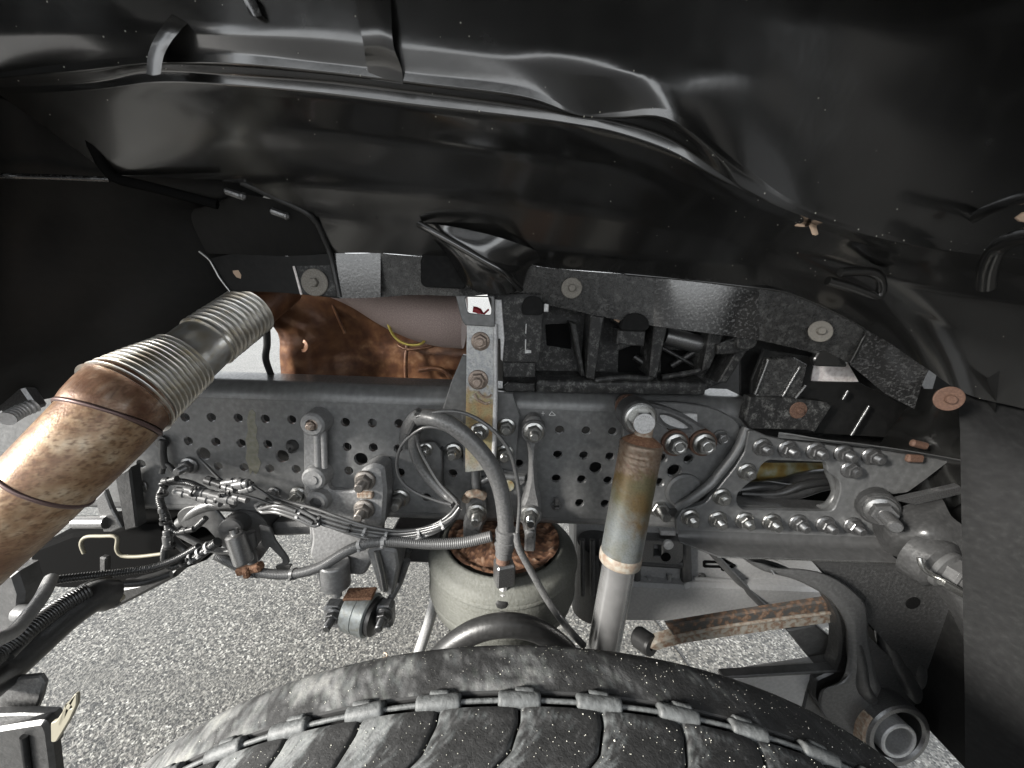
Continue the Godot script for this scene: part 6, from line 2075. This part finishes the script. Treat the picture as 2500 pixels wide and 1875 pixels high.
func right_side() -> void:
	var o := thing("ribbed_cover", "dark plastic cover with raised ribs and a rusty washer, above the joint plate", "cover", at(1720, 930, 0.0))
	var b := Mb.new()
	b.plate(crop(1800, 650, [110, 880, 210, 640, 560, 700, 590, 780, 560, 890, 950, 900, 1130, 990, 1400, 1110, 1440, 1330, 1300, 1330, 110, 1260], 0.0), 0.0, 0.006, 0.001)
	part("sheet", b, M.dull_plastic, o)
	var bk := Mb.new()
	bk.plate(flatpath([1600, 700, 1900, 700, 2040, 900, 2040, 1000, 1600, 1000], -0.06), -0.06, 0.006, 0.001)
	part("added_cover_backing", bk, M.black, o)  # dark sheet added to close off light leaking round the cover
	var mid := Mb.new()
	mid.plate(crop(1800, 650, [60, 1190, 100, 1008, 380, 1015, 690, 1050, 735, 1075, 600, 1280, 540, 1265, 110, 1255], 0.022), 0.022, 0.02, 0.0018)
	part("boss_plate", mid, M.spatter, o)
	var up := Mb.new()
	up.plate(crop(1800, 650, [150, 1005, 235, 715, 440, 700, 545, 760, 480, 1025], 0.012), 0.012, 0.012, 0.002)
	part("raised_panel", up, M.skirt, o)
	for q in [[165, 1000, 265, 740], [380, 1015, 515, 785], [475, 1035, 560, 930], [540, 1265, 612, 1065], [590, 1280, 730, 1075], [915, 1320, 1055, 1090], [850, 1040, 890, 970]]:
		var r := Mb.new()
		var p := crop(1800, 650, q, 0.024)
		r.tube(PackedVector3Array([Vector3(p[0].x, p[0].y, 0.014), Vector3(p[1].x, p[1].y, 0.014)]), 0.0026, 8)
		part("rib", r, M.skirt, o)
	fastener(o, 1724, 886, 0.0225, 0.015, M.washer_rust)
	# pale sheet painted for the bright outdoors seen through the gap
	var g := Mb.new()
	g.plate(crop(1800, 650, [595, 740, 850, 740, 940, 893, 572, 893], -0.02), -0.02, 0.003, 0.0005)
	solo("pale_daylight_sheet", g, M.bright, "pale pink sheet standing for the bright outdoors in the gap above the ribbed cover", "strip")
	var t := Mb.new()
	t.plate(round_poly(crop(1800, 650, [600, 770, 590, 720, 640, 650, 700, 620, 770, 640, 800, 700, 850, 740, 850, 780], 0.03), 0.004, 3), 0.03, 0.01, 0.002)
	solo("rounded_stop", t, M.plastic, "small rounded black stop hanging above the pale strip", "stop")
	var sc := Mb.new()
	sc.plate(round_poly(crop(1800, 650, [0, 520, 60, 490, 130, 500, 165, 540, 140, 620, 90, 645, 0, 640], 0.03), 0.005, 3), 0.032, 0.012, 0.002)
	sc.plate(crop(1800, 650, [-150, 610, 0, 560, 100, 650, -40, 680, -150, 680], 0.02), 0.02, 0.01, 0.002)
	solo("pale_round_clip", sc, M.spatter, "pale speckled rounded clip at the tray's right end", "clip")
	# arm end with nut and ball joint, lower right of the joint plate
	var a := thing("stud_arm", "dark cast arm with a big nut and stud pointing right, beside the joint plate", "arm", at(1950, 1230, 0.06))
	var eb := Mb.new()
	var p0 := at(1893, 1093, 0.05)
	var ax := (at(1965, 1172, 0.16) - p0).normalized()
	eb.lathe([Vector2(0.03, -0.03), Vector2(0.03, 0.012), Vector2(0.027, 0.017), Vector2(0.0, 0.017)], p0, ax, 32)
	part("boss", eb, M.cast_shaded, a)
	bolt(a, p0 + ax * 0.017, 0.025, 1.5, M.dull_steel, ax)
	var arm := sheet([
		[1880, 1130, 0.03, 1910, 1190, 0.06, 1960, 1215, 0.08, 2040, 1300, 0.1, 2100, 1420, 0.12],
		[1910, 1110, 0.06, 1935, 1160, 0.09, 1985, 1190, 0.11, 2060, 1270, 0.13, 2110, 1400, 0.14],
		[1960, 1090, 0.06, 1975, 1120, 0.09, 2010, 1150, 0.12, 2070, 1200, 0.13, 2120, 1330, 0.14],
		[2030, 1070, 0.05, 2040, 1085, 0.08, 2055, 1115, 0.1, 2090, 1150, 0.12, 2130, 1260, 0.14]], 30, [6, 6, 6], 0.02)
	part("arm", arm, M.cast_shaded, a)
	var hb := Mb.new()
	var hp := at(2030, 1222, 0.13)
	hb.lathe([Vector2(0.045, -0.03), Vector2(0.042, 0.0), Vector2(0.034, 0.006), Vector2(0.0, 0.006)], hp, Vector3(0.25, -0.1, 1), 30)
	part("hub", hb, M.cast_shaded, a)
	bolt(a, hp + Vector3(0.0, 0, 0.006), 0.032, 0.5, M.paint_dark, Vector3(0.25, -0.1, 1))
	var edge := Mb.new()
	edge.tube(even(smooth(path3([1986, 1205, 0.16, 1992, 1225, 0.165, 2010, 1240, 0.165, 2028, 1248, 0.165]), 0.006), 0.006), 0.0035, 8)
	edge.tube(even(path3([2033, 1256, 0.17, 2085, 1285, 0.175]), 0.006), 0.006, 8)
	part("worn_edge", edge, M.steel, a)
	var fin := Mb.new()
	fin.plate(flatpath([1935, 1082, 1975, 1072, 2075, 1050, 2090, 1066, 1980, 1092], 0.07), 0.07, 0.01, 0.002)
	part("fin", fin, M.dull_steel, a)
	# dark panel hiding the corner behind the joint plate
	var k := sheet([
		[1985, 1180, -0.02, 2030, 1120, 0.0, 2090, 1080, 0.05, 2150, 1060, 0.12],
		[1830, 1090, 0.0, 1990, 1040, 0.01, 2080, 1010, 0.06, 2150, 1000, 0.14],
		[1900, 960, 0.0, 1990, 950, 0.01, 2080, 940, 0.06, 2150, 900, 0.14],
		[1990, 840, 0.05, 2040, 840, 0.06, 2090, 840, 0.1, 2160, 800, 0.18]], 24, [6, 6, 5], 0.004)
	solo("corner_shield", k, M.plastic, "dark plastic corner panel between joint plate and rear mudguard", "panel")
	var cp := Mb.new()
	cp.box(at(1975, 990, 0.045), Vector3(0.028, 0.014, 0.01), 0.003)
	cp.box(at(1985, 960, 0.04), Vector3(0.03, 0.012, 0.01), 0.003, Basis(Vector3.BACK, -0.2))
	solo("rusty_clips", cp, M.washer_rust, "pair of small rust-brown clips at the joint plate's upper right corner", "clips")
	# rear mudguard: a wall facing the wheel, its front edge a vertical line
	var r := thing("mudguard_rear_section", "matt charcoal rear mudguard panel filling the right edge of the picture", "mudguard", at(2150, 1700, 0.25))
	var pan := sheet([
		[2086, 1900, 0.2, 2120, 1900, 0.214, 2250, 1900, 0.266, 2500, 1900, 0.366],
		[2084, 1500, 0.2, 2118, 1500, 0.214, 2250, 1500, 0.266, 2500, 1500, 0.366],
		[2078, 1200, 0.19, 2112, 1200, 0.204, 2250, 1200, 0.255, 2500, 1200, 0.35],
		[2074, 930, 0.15, 2110, 940, 0.163, 2250, 1000, 0.2, 2500, 1080, 0.26],
		[2068, 840, 0.105, 2105, 846, 0.115, 2250, 875, 0.135, 2500, 920, 0.155]], 30, [6, 6, 6, 5], 0.006, [0, 1, 2, 3])
	part("panel", pan, M.panel, r)
	fastener(r, 2049, 861, 0.172, 0.0165, M.washer_rust, Vector3(-0.35, 0.0, 1))
	# pipe stub at the far right edge
	var ps := thing("corner_bracket", "rounded black bracket with a tan spot at the right edge of the liner", "bracket", at(2170, 560, 0.3))
	var pb := Mb.new()
	pb.tube(even(smooth(path3([2130, 620, 0.24, 2135, 575, 0.25, 2155, 535, 0.26, 2190, 515, 0.28, 2240, 505, 0.3]), 0.01), 0.008), 0.008, 10)
	pb.tube(even(smooth(path3([2085, 480, 0.22, 2130, 455, 0.24, 2200, 430, 0.28, 2260, 415, 0.3]), 0.01), 0.008), 0.006, 10)
	part("rim", pb, M.plastic, ps)
	var sp := Mb.new()
	sp.plate(flatpath([2196, 470, 2212, 458, 2230, 462, 2225, 480, 2205, 478], 0.27), 0.27, 0.002, 0.0005)
	part("tan_spot", sp, M.leaf, ps)


# ---------------------------------------------------------------- engine cover and bars, lower right

func lower_right() -> void:
	var o := thing("engine_cover", "grey moulded engine cover with ribs, clip and a raised arrow, behind the shock absorber", "engine cover", at(1560, 1320, -0.3))
	var z := -0.2
	var b := Mb.new()
	b.plate(flatpath([1240, 1100, 1930, 1100, 1900, 1330, 1780, 1360, 1330, 1330, 1240, 1330], z), z, 0.1, 0.006)
	part("housing", b, M.cover, o)
	var lo := Mb.new()
	lo.plate(flatpath([1370, 1262, 1480, 1268, 1490, 1262, 1800, 1275, 1800, 1345, 1330, 1345, 1340, 1270], z + 0.03), z + 0.03, 0.04, 0.008)
	part("lower_rim", lo, M.cover, o)
	var frame := [crop(1450, 950, [370, 1160, 690, 1170, 690, 1320, 650, 1360, 420, 1340, 360, 1340], z + 0.03)]
	var cl := Mb.new()
	cl.plate(round_poly(frame[0], 0.006, 3), z + 0.03, 0.03, 0.003, [crop(1450, 950, [470, 1205, 525, 1208, 525, 1290, 465, 1288], z + 0.03), crop(1450, 950, [612, 1215, 672, 1218, 672, 1300, 610, 1298], z + 0.03)])
	part("clip_block", cl, M.dull_steel, o)
	var kn := Mb.new()
	kn.lathe([Vector2(0.012, 0), Vector2(0.012, 0.008), Vector2(0.008, 0.01), Vector2(0, 0.01)], at(1442, 1174, z + 0.03), Vector3.BACK, 18)
	part("clip_knob", kn, M.galvanised, o)
	var hole := Mb.new()
	hole.lathe([Vector2(0.012, 0), Vector2(0.012, 0.002), Vector2(0, 0.002)], at(1438, 1203, z + 0.031), Vector3.BACK, 18)
	part("clip_hole", hole, M.void, o)
	for q in [[1384, 1210, 1470, 1216, 0.014], [1384, 1278, 1462, 1284, 0.007], [1402, 1245, 1400, 1330, 0.006], [1447, 1240, 1440, 1330, 0.006], [1500, 1250, 1590, 1256, 0.006], [1500, 1262, 1500, 1330, 0.006], [1540, 1270, 1540, 1330, 0.006], [1575, 1262, 1570, 1330, 0.007], [1480, 1160, 1485, 1340, 0.014], [1376, 1150, 1372, 1330, 0.012], [1620, 1262, 1600, 1330, 0.008], [1640, 1262, 1622, 1330, 0.008]]:
		var r := Mb.new()
		r.tube(PackedVector3Array([at(q[0], q[1], z + 0.008), at(q[2], q[3], z + 0.008)]), q[4], 8)
		part("rib", r, M.paint_dark if q[4] > 0.01 else M.cover, o)  # thick dark rods stand for the shaded gaps in the cover
	var ar := Mb.new()
	var pts := [[850, 1330], [988, 1335], [990, 1312], [1085, 1362], [990, 1395], [988, 1370], [850, 1366], [850, 1330]]
	var path := PackedVector3Array()
	for q in pts:
		var w := crop(1450, 950, q, z + 0.002)[0]
		path.append(Vector3(w.x, w.y, z + 0.002))
	for k in path.size() - 1:
		ar.tube(PackedVector3Array([path[k], path[k + 1]]), 0.0035, 8)
	part("raised_arrow", ar, M.void, o)
	var outl := Mb.new()
	var op := PackedVector3Array()
	for q in [[770, 1470], [800, 1468], [812, 1435], [835, 1425], [858, 1440], [862, 1470], [1000, 1478], [1090, 1480]]:
		var w := crop(1450, 950, q, z + 0.002)[0]
		op.append(Vector3(w.x, w.y, z + 0.002))
	outl.tube(smooth(op, 0.01), 0.003, 8)
	part("moulded_line", outl, M.paint_dark, o)
	var lit := Mb.new()
	lit.plate(crop(1450, 950, [515, 1100, 632, 1100, 632, 1135, 515, 1132], z + 0.02), z + 0.02, 0.02, 0.002)
	part("pale_label", lit, M.galvanised, o)
	# dark cylinder between air spring and shock
	var cy := thing("side_canister", "dark vertical canister between the air spring and the shock absorber", "canister", at(1275, 1330, -0.12))
	var cb := Mb.new()
	cb.lathe([Vector2(0.0, 0.0), Vector2(0.04, 0.002), Vector2(0.05, 0.012), Vector2(0.05, 0.2)], at(1278, 1322, -0.15), Vector3.UP, 30, true)
	part("body", cb, M.paint_dark, cy)
	var rr := Mb.new()
	for x in [1258, 1280, 1300]:
		rr.tube(PackedVector3Array([at(x, 1165, -0.1), at(x, 1285, -0.1)]), 0.006, 8)
	part("rib", rr, M.paint_dark, cy)
	# rusty drag link
	var d := thing("rusty_link", "rust-streaked steel link bar lying across behind the tyre, from shock to cast arm", "link bar", at(1620, 1390, 0.0))
	var zz := 0.02
	var bar := Mb.new()
	bar.plate(flatpath([1460, 1374, 1560, 1353, 1700, 1333, 1815, 1318, 1824, 1322, 1824, 1345, 1700, 1360, 1560, 1380, 1480, 1392, 1440, 1402, 1418, 1408, 1396, 1402, 1418, 1386], zz), zz, 0.02, 0.004)
	part("bar", bar, M.old_bar, d)
	var ub := Mb.new()
	ub.plate(flatpath([1440, 1352, 1600, 1326, 1790, 1297, 1800, 1319, 1700, 1333, 1560, 1353, 1455, 1374], zz + 0.002), zz + 0.002, 0.012, 0.003)
	part("upper_web", ub, M.old_web, d)
	var sp := Mb.new()
	sp.tube(even(smooth(path3([1460, 1374, 0.022, 1560, 1354, 0.022, 1690, 1336, 0.022, 1815, 1321, 0.022]), 0.02), 0.02), 0.004, 10)
	part("edge_bead", sp, M.old_bar, d)
	var eye := Mb.new()
	eye.lathe([Vector2(0.008, -0.02), Vector2(0.02, -0.02), Vector2(0.022, -0.015), Vector2(0.022, 0.015), Vector2(0.02, 0.02), Vector2(0.008, 0.02)], at(1392, 1385, 0.0), Vector3(0.6, 0.2, 0.9), 30)
	part("eye", eye, M.black, d)
	# bars over the ground at right
	var bb := Mb.new()
	bb.plate(flatpath([1699, 1362, 1762, 1350, 1835, 1412, 1835, 1428, 1754, 1430], 0.0), 0.0, 0.02, 0.003)
	solo("dark_strut", bb, M.paint_dark, "dark slanted strut behind the cast arm, over the bright ground", "strut")
	var ax := thing("axle_beam", "grey sloping beam end between the tyre and the cast arm", "beam", at(1700, 1500, 0.0))
	var ab := Mb.new()
	ab.plate(flatpath([1560, 1470, 1604, 1462, 1700, 1447, 1762, 1438, 1752, 1470, 1742, 1500, 1735, 1530, 1735, 1590, 1560, 1590], 0.03), 0.03, 0.02, 0.004)
	part("web", ab, M.beam, ax)
	var ae := Mb.new()
	ae.plate(flatpath([1762, 1438, 1820, 1428, 1820, 1600, 1735, 1600, 1735, 1530, 1742, 1500, 1752, 1470], 0.028), 0.028, 0.02, 0.004)
	part("end_plate", ae, M.paint_dark, ax)
	var af := Mb.new()
	af.box(at(1690, 1448, 0.035), Vector3(0.25, 0.007, 0.02), 0.002, Basis(Vector3.BACK, 0.115))
	part("flange", af, M.paint_dark, ax)
	var sr := Mb.new()
	sr.tube(PackedVector3Array([at(1530, 1185, -0.2), at(1600, 1260, -0.18), at(1690, 1350, -0.15)]), 0.009, 10)
	solo("diagonal_brace", sr, M.paint_dark, "thin dark diagonal brace under the joint plate's flange", "brace")


# ---------------------------------------------------------------- bundle and brackets, lower left

func lower_left() -> void:
	var o := thing("black_cable_trunk", "thick black corrugated conduit running to the lower left corner", "conduit", at(100, 1400, 0.2))
	part("sleeve", conduit_mesh(path3([-120, 1540, 0.35, -20, 1470, 0.29, 60, 1400, 0.25, 140, 1330, 0.21, 200, 1290, 0.18, 235, 1285, 0.16]), 0.023, 0.0, 20), M.black_cable, o)
	part("sleeve", conduit_mesh(path3([-120, 1490, 0.36, -20, 1425, 0.3, 60, 1362, 0.26, 130, 1310, 0.22, 190, 1275, 0.19]), 0.012, 0.0034, 16), M.black_cable, o)
	part("cable", conduit_mesh(path3([20, 1420, 0.29, 80, 1360, 0.25, 130, 1310, 0.22, 180, 1268, 0.18, 235, 1250, 0.13]), 0.005, 0.0, 10), M.black_cable, o)
	var e := Mb.new()
	e.box(at(248, 1296, 0.16), Vector3(0.03, 0.012, 0.012), 0.003, Basis(Vector3.BACK, 0.5))
	part("end_clip", e, M.cream, o)
	var e2 := Mb.new()
	e2.box(at(246, 1302, 0.165), Vector3(0.018, 0.012, 0.012), 0.003, Basis(Vector3.BACK, 0.5))
	part("end_stop", e2, M.black, o)
	# shadowed crossbar that the cables lie on
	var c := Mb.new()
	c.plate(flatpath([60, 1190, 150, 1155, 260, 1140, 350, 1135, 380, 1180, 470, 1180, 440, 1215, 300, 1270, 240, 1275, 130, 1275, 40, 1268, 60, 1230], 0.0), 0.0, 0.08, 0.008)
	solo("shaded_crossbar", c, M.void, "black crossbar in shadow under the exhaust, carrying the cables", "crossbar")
	var bar2 := Mb.new()
	bar2.plate(flatpath([240, 1275, 300, 1262, 375, 1236, 376, 1250, 300, 1290, 240, 1320, 215, 1305], 0.06), 0.06, 0.03, 0.006)
	solo("cable_shelf", bar2, M.black, "narrow black shelf under the corrugated conduits", "shelf")
	# tan loop bracket
	var t := thing("loop_bracket", "cream-edged bent wire bracket on the shadowed crossbar", "bracket", at(210, 1190, 0.06))
	var tb := Mb.new()
	tb.tube(even(smooth(path3([182, 1195, 0.05, 175, 1175, 0.05, 185, 1160, 0.05, 220, 1158, 0.05, 252, 1160, 0.05, 252, 1185, 0.05, 262, 1200, 0.05, 300, 1202, 0.05, 360, 1195, 0.05]), 0.006), 0.006), 0.0032, 8)
	part("loop", tb, M.cream, t)
	var t2 := Mb.new()
	t2.box(at(228, 1225, 0.05), Vector3(0.014, 0.05, 0.012), 0.003, Basis(Vector3.BACK, -0.2))
	part("stem", t2, M.paint_dark, t)
	# strap and box behind the pipe
	var s := Mb.new()
	s.plate(flatpath([246, 1030, 280, 1010, 296, 1140, 268, 1148], 0.03), 0.03, 0.02, 0.003)
	solo("black_strap", s, M.black, "flat black strap hanging in front of the rail, right of the exhaust", "strap")
	var g := thing("grey_pipe_stub", "short grey pipe stub and bracket under the exhaust", "pipe stub", at(215, 1140, 0.03))
	var gb := Mb.new()
	gb.tube(path3([165, 1128, 0.03, 232, 1128, 0.03]), 0.012, 16)
	part("stub", gb, M.dull_steel, g)
	var gp := Mb.new()
	gp.plate(flatpath([205, 1080, 225, 1060, 240, 1100, 262, 1140, 240, 1150, 222, 1150], 0.03), 0.03, 0.008, 0.002)
	part("bracket", gp, M.dull_steel, g)
	# weathered strap and bracket in the corner
	var w := thing("weathered_stay", "weathered pale grey stay standing at the left edge, in front of the cables", "stay", at(40, 1400, 0.3))
	var wb := Mb.new()
	wb.tube(even(smooth(path3([110, 1250, 0.2, 90, 1290, 0.24, 60, 1330, 0.27, 25, 1368, 0.3, -30, 1390, 0.33]), 0.01), 0.008), 0.008, 10)
	part("rod", wb, M.hanger, w)
	var wp := Mb.new()
	wp.plate(flatpath([-120, 1230, 30, 1240, 45, 1285, 40, 1340, 66, 1350, 60, 1395, 30, 1415, -120, 1480], 0.2), 0.2, 0.03, 0.006)
	part("plate", wp, M.paint_dark, w)
	var wt := Mb.new()
	wt.tube(path3([40, 1322, 0.2, 130, 1332, 0.2]), 0.012, 16)
	part("tube", wt, M.hanger, w)
	var l := thing("corner_bracket_plate", "pale bent bracket with a holed tab over a black box, lower left corner", "bracket", at(60, 1700, 0.3))
	var lb := Mb.new()
	lb.plate(flatpath([-120, 1460, 40, 1466, 84, 1462, 94, 1478, 86, 1510, 74, 1540, 60, 1552, -120, 1545], 0.28), 0.28, 0.006, 0.002)
	part("skirt", lb, M.casting, l)
	var ltab := Mb.new()
	ltab.plate(round_poly(flatpath([108, 1562, 120, 1559, 160, 1500, 166, 1502, 165, 1524, 150, 1556, 121, 1604, 109, 1604], 0.335), 0.004, 3), 0.335, 0.004, 0.001, [circle(xy(at(148, 1527, 0.335)), 0.0035, 12)])
	part("holed_tab", ltab, M.cream, l)
	var le := Mb.new()
	le.plate(flatpath([-120, 1548, 55, 1543, 112, 1545, 122, 1560, 118, 1610, 106, 1565, 80, 1556, -120, 1580], 0.31), 0.31, 0.01, 0.002)
	part("folded_edge", le, M.paint_dark, l)
	var lx := Mb.new()
	lx.plate(round_poly(flatpath([-120, 1595, 40, 1568, 92, 1560, 103, 1580, 118, 1700, 122, 1900, -120, 1900], 0.32), 0.006, 3), 0.32, 0.012, 0.004)
	part("black_box", lx, M.black, l)
	var lr := Mb.new()
	lr.tube(path3([52, 1590, 0.322, 66, 1700, 0.322]), 0.004, 8)
	part("ridge", lr, M.panel, l)
	# bits at far left above the pipe
	var f := thing("hose_end", "small ribbed pale hose end showing left of the exhaust's collar", "hose", at(30, 900, 0.1))
	part("hose", conduit_mesh(path3([15, 905, 0.12, 40, 890, 0.1, 75, 876, 0.08]), 0.011, 0.006, 14), M.galvanised, f)
	var fb := Mb.new()
	fb.box(at(45, 868, 0.06), Vector3(0.06, 0.04, 0.02), 0.004, Basis(Vector3.BACK, 0.4))
	part("mount", fb, M.dull_steel, f)


# ---------------------------------------------------------------- the far side of the truck, seen only in gaps

func far_side() -> void:
	var c := thing("cab_underside", "dark underside and outer skirts of the cab round the wheel arch", "cab", Vector3(0, 1.6, -0.6))
	var fl := Mb.new()
	fl.box(Vector3(-0.25, 1.67, -0.65), Vector3(3.1, 0.1, 3.1), 0.01)
	part("floor", fl, M.paint_dark, c)
	var w := Mb.new()
	w.box(Vector3(1.03, 0.98, 0.92), Vector3(0.55, 1.4, 0.04), 0.01)
	part("skirt_panel", w, M.panel, c)
	var e := thing("engine_block", "dark engine block behind the frame rail, glimpsed as blackness through its holes", "engine", Vector3(0.45, 0.4, -0.7))
	var eb := Mb.new()
	eb.box(Vector3(0.45, 0.79, -0.8), Vector3(1.2, 0.48, 0.6), 0.03)
	part("block", eb, M.black, e)
	var bell := Mb.new()
	bell.lathe([Vector2(0, 0), Vector2(0.2, 0), Vector2(0.26, 0.1), Vector2(0.26, 0.5), Vector2(0, 0.5)], Vector3(-0.15, 0.78, -0.78), Vector3.LEFT, 30)
	part("gearbox", bell, M.black, e)
	var tank := Mb.new()
	tank.lathe([Vector2(0, 0), Vector2(0.1, 0.005), Vector2(0.125, 0.03), Vector2(0.13, 0.06), Vector2(0.13, 1.0), Vector2(0.12, 1.04), Vector2(0, 1.06)], Vector3(-0.32, 0.77, -0.33), Vector3.LEFT, 36, true)
	solo("added_air_tank", tank, M.black, "black air tank added unseen behind the frame rail to darken its left holes", "air tank")  # added to block bright ground behind the left holes
	var far := Mb.new()
	far.box(Vector3(0.6, 0.84, -1.25), Vector3(3.2, 0.27, 0.02), 0.004)
	solo("far_frame_rail", far, M.paint_dark, "opposite frame rail, only glimpsed through the holes", "frame rail")
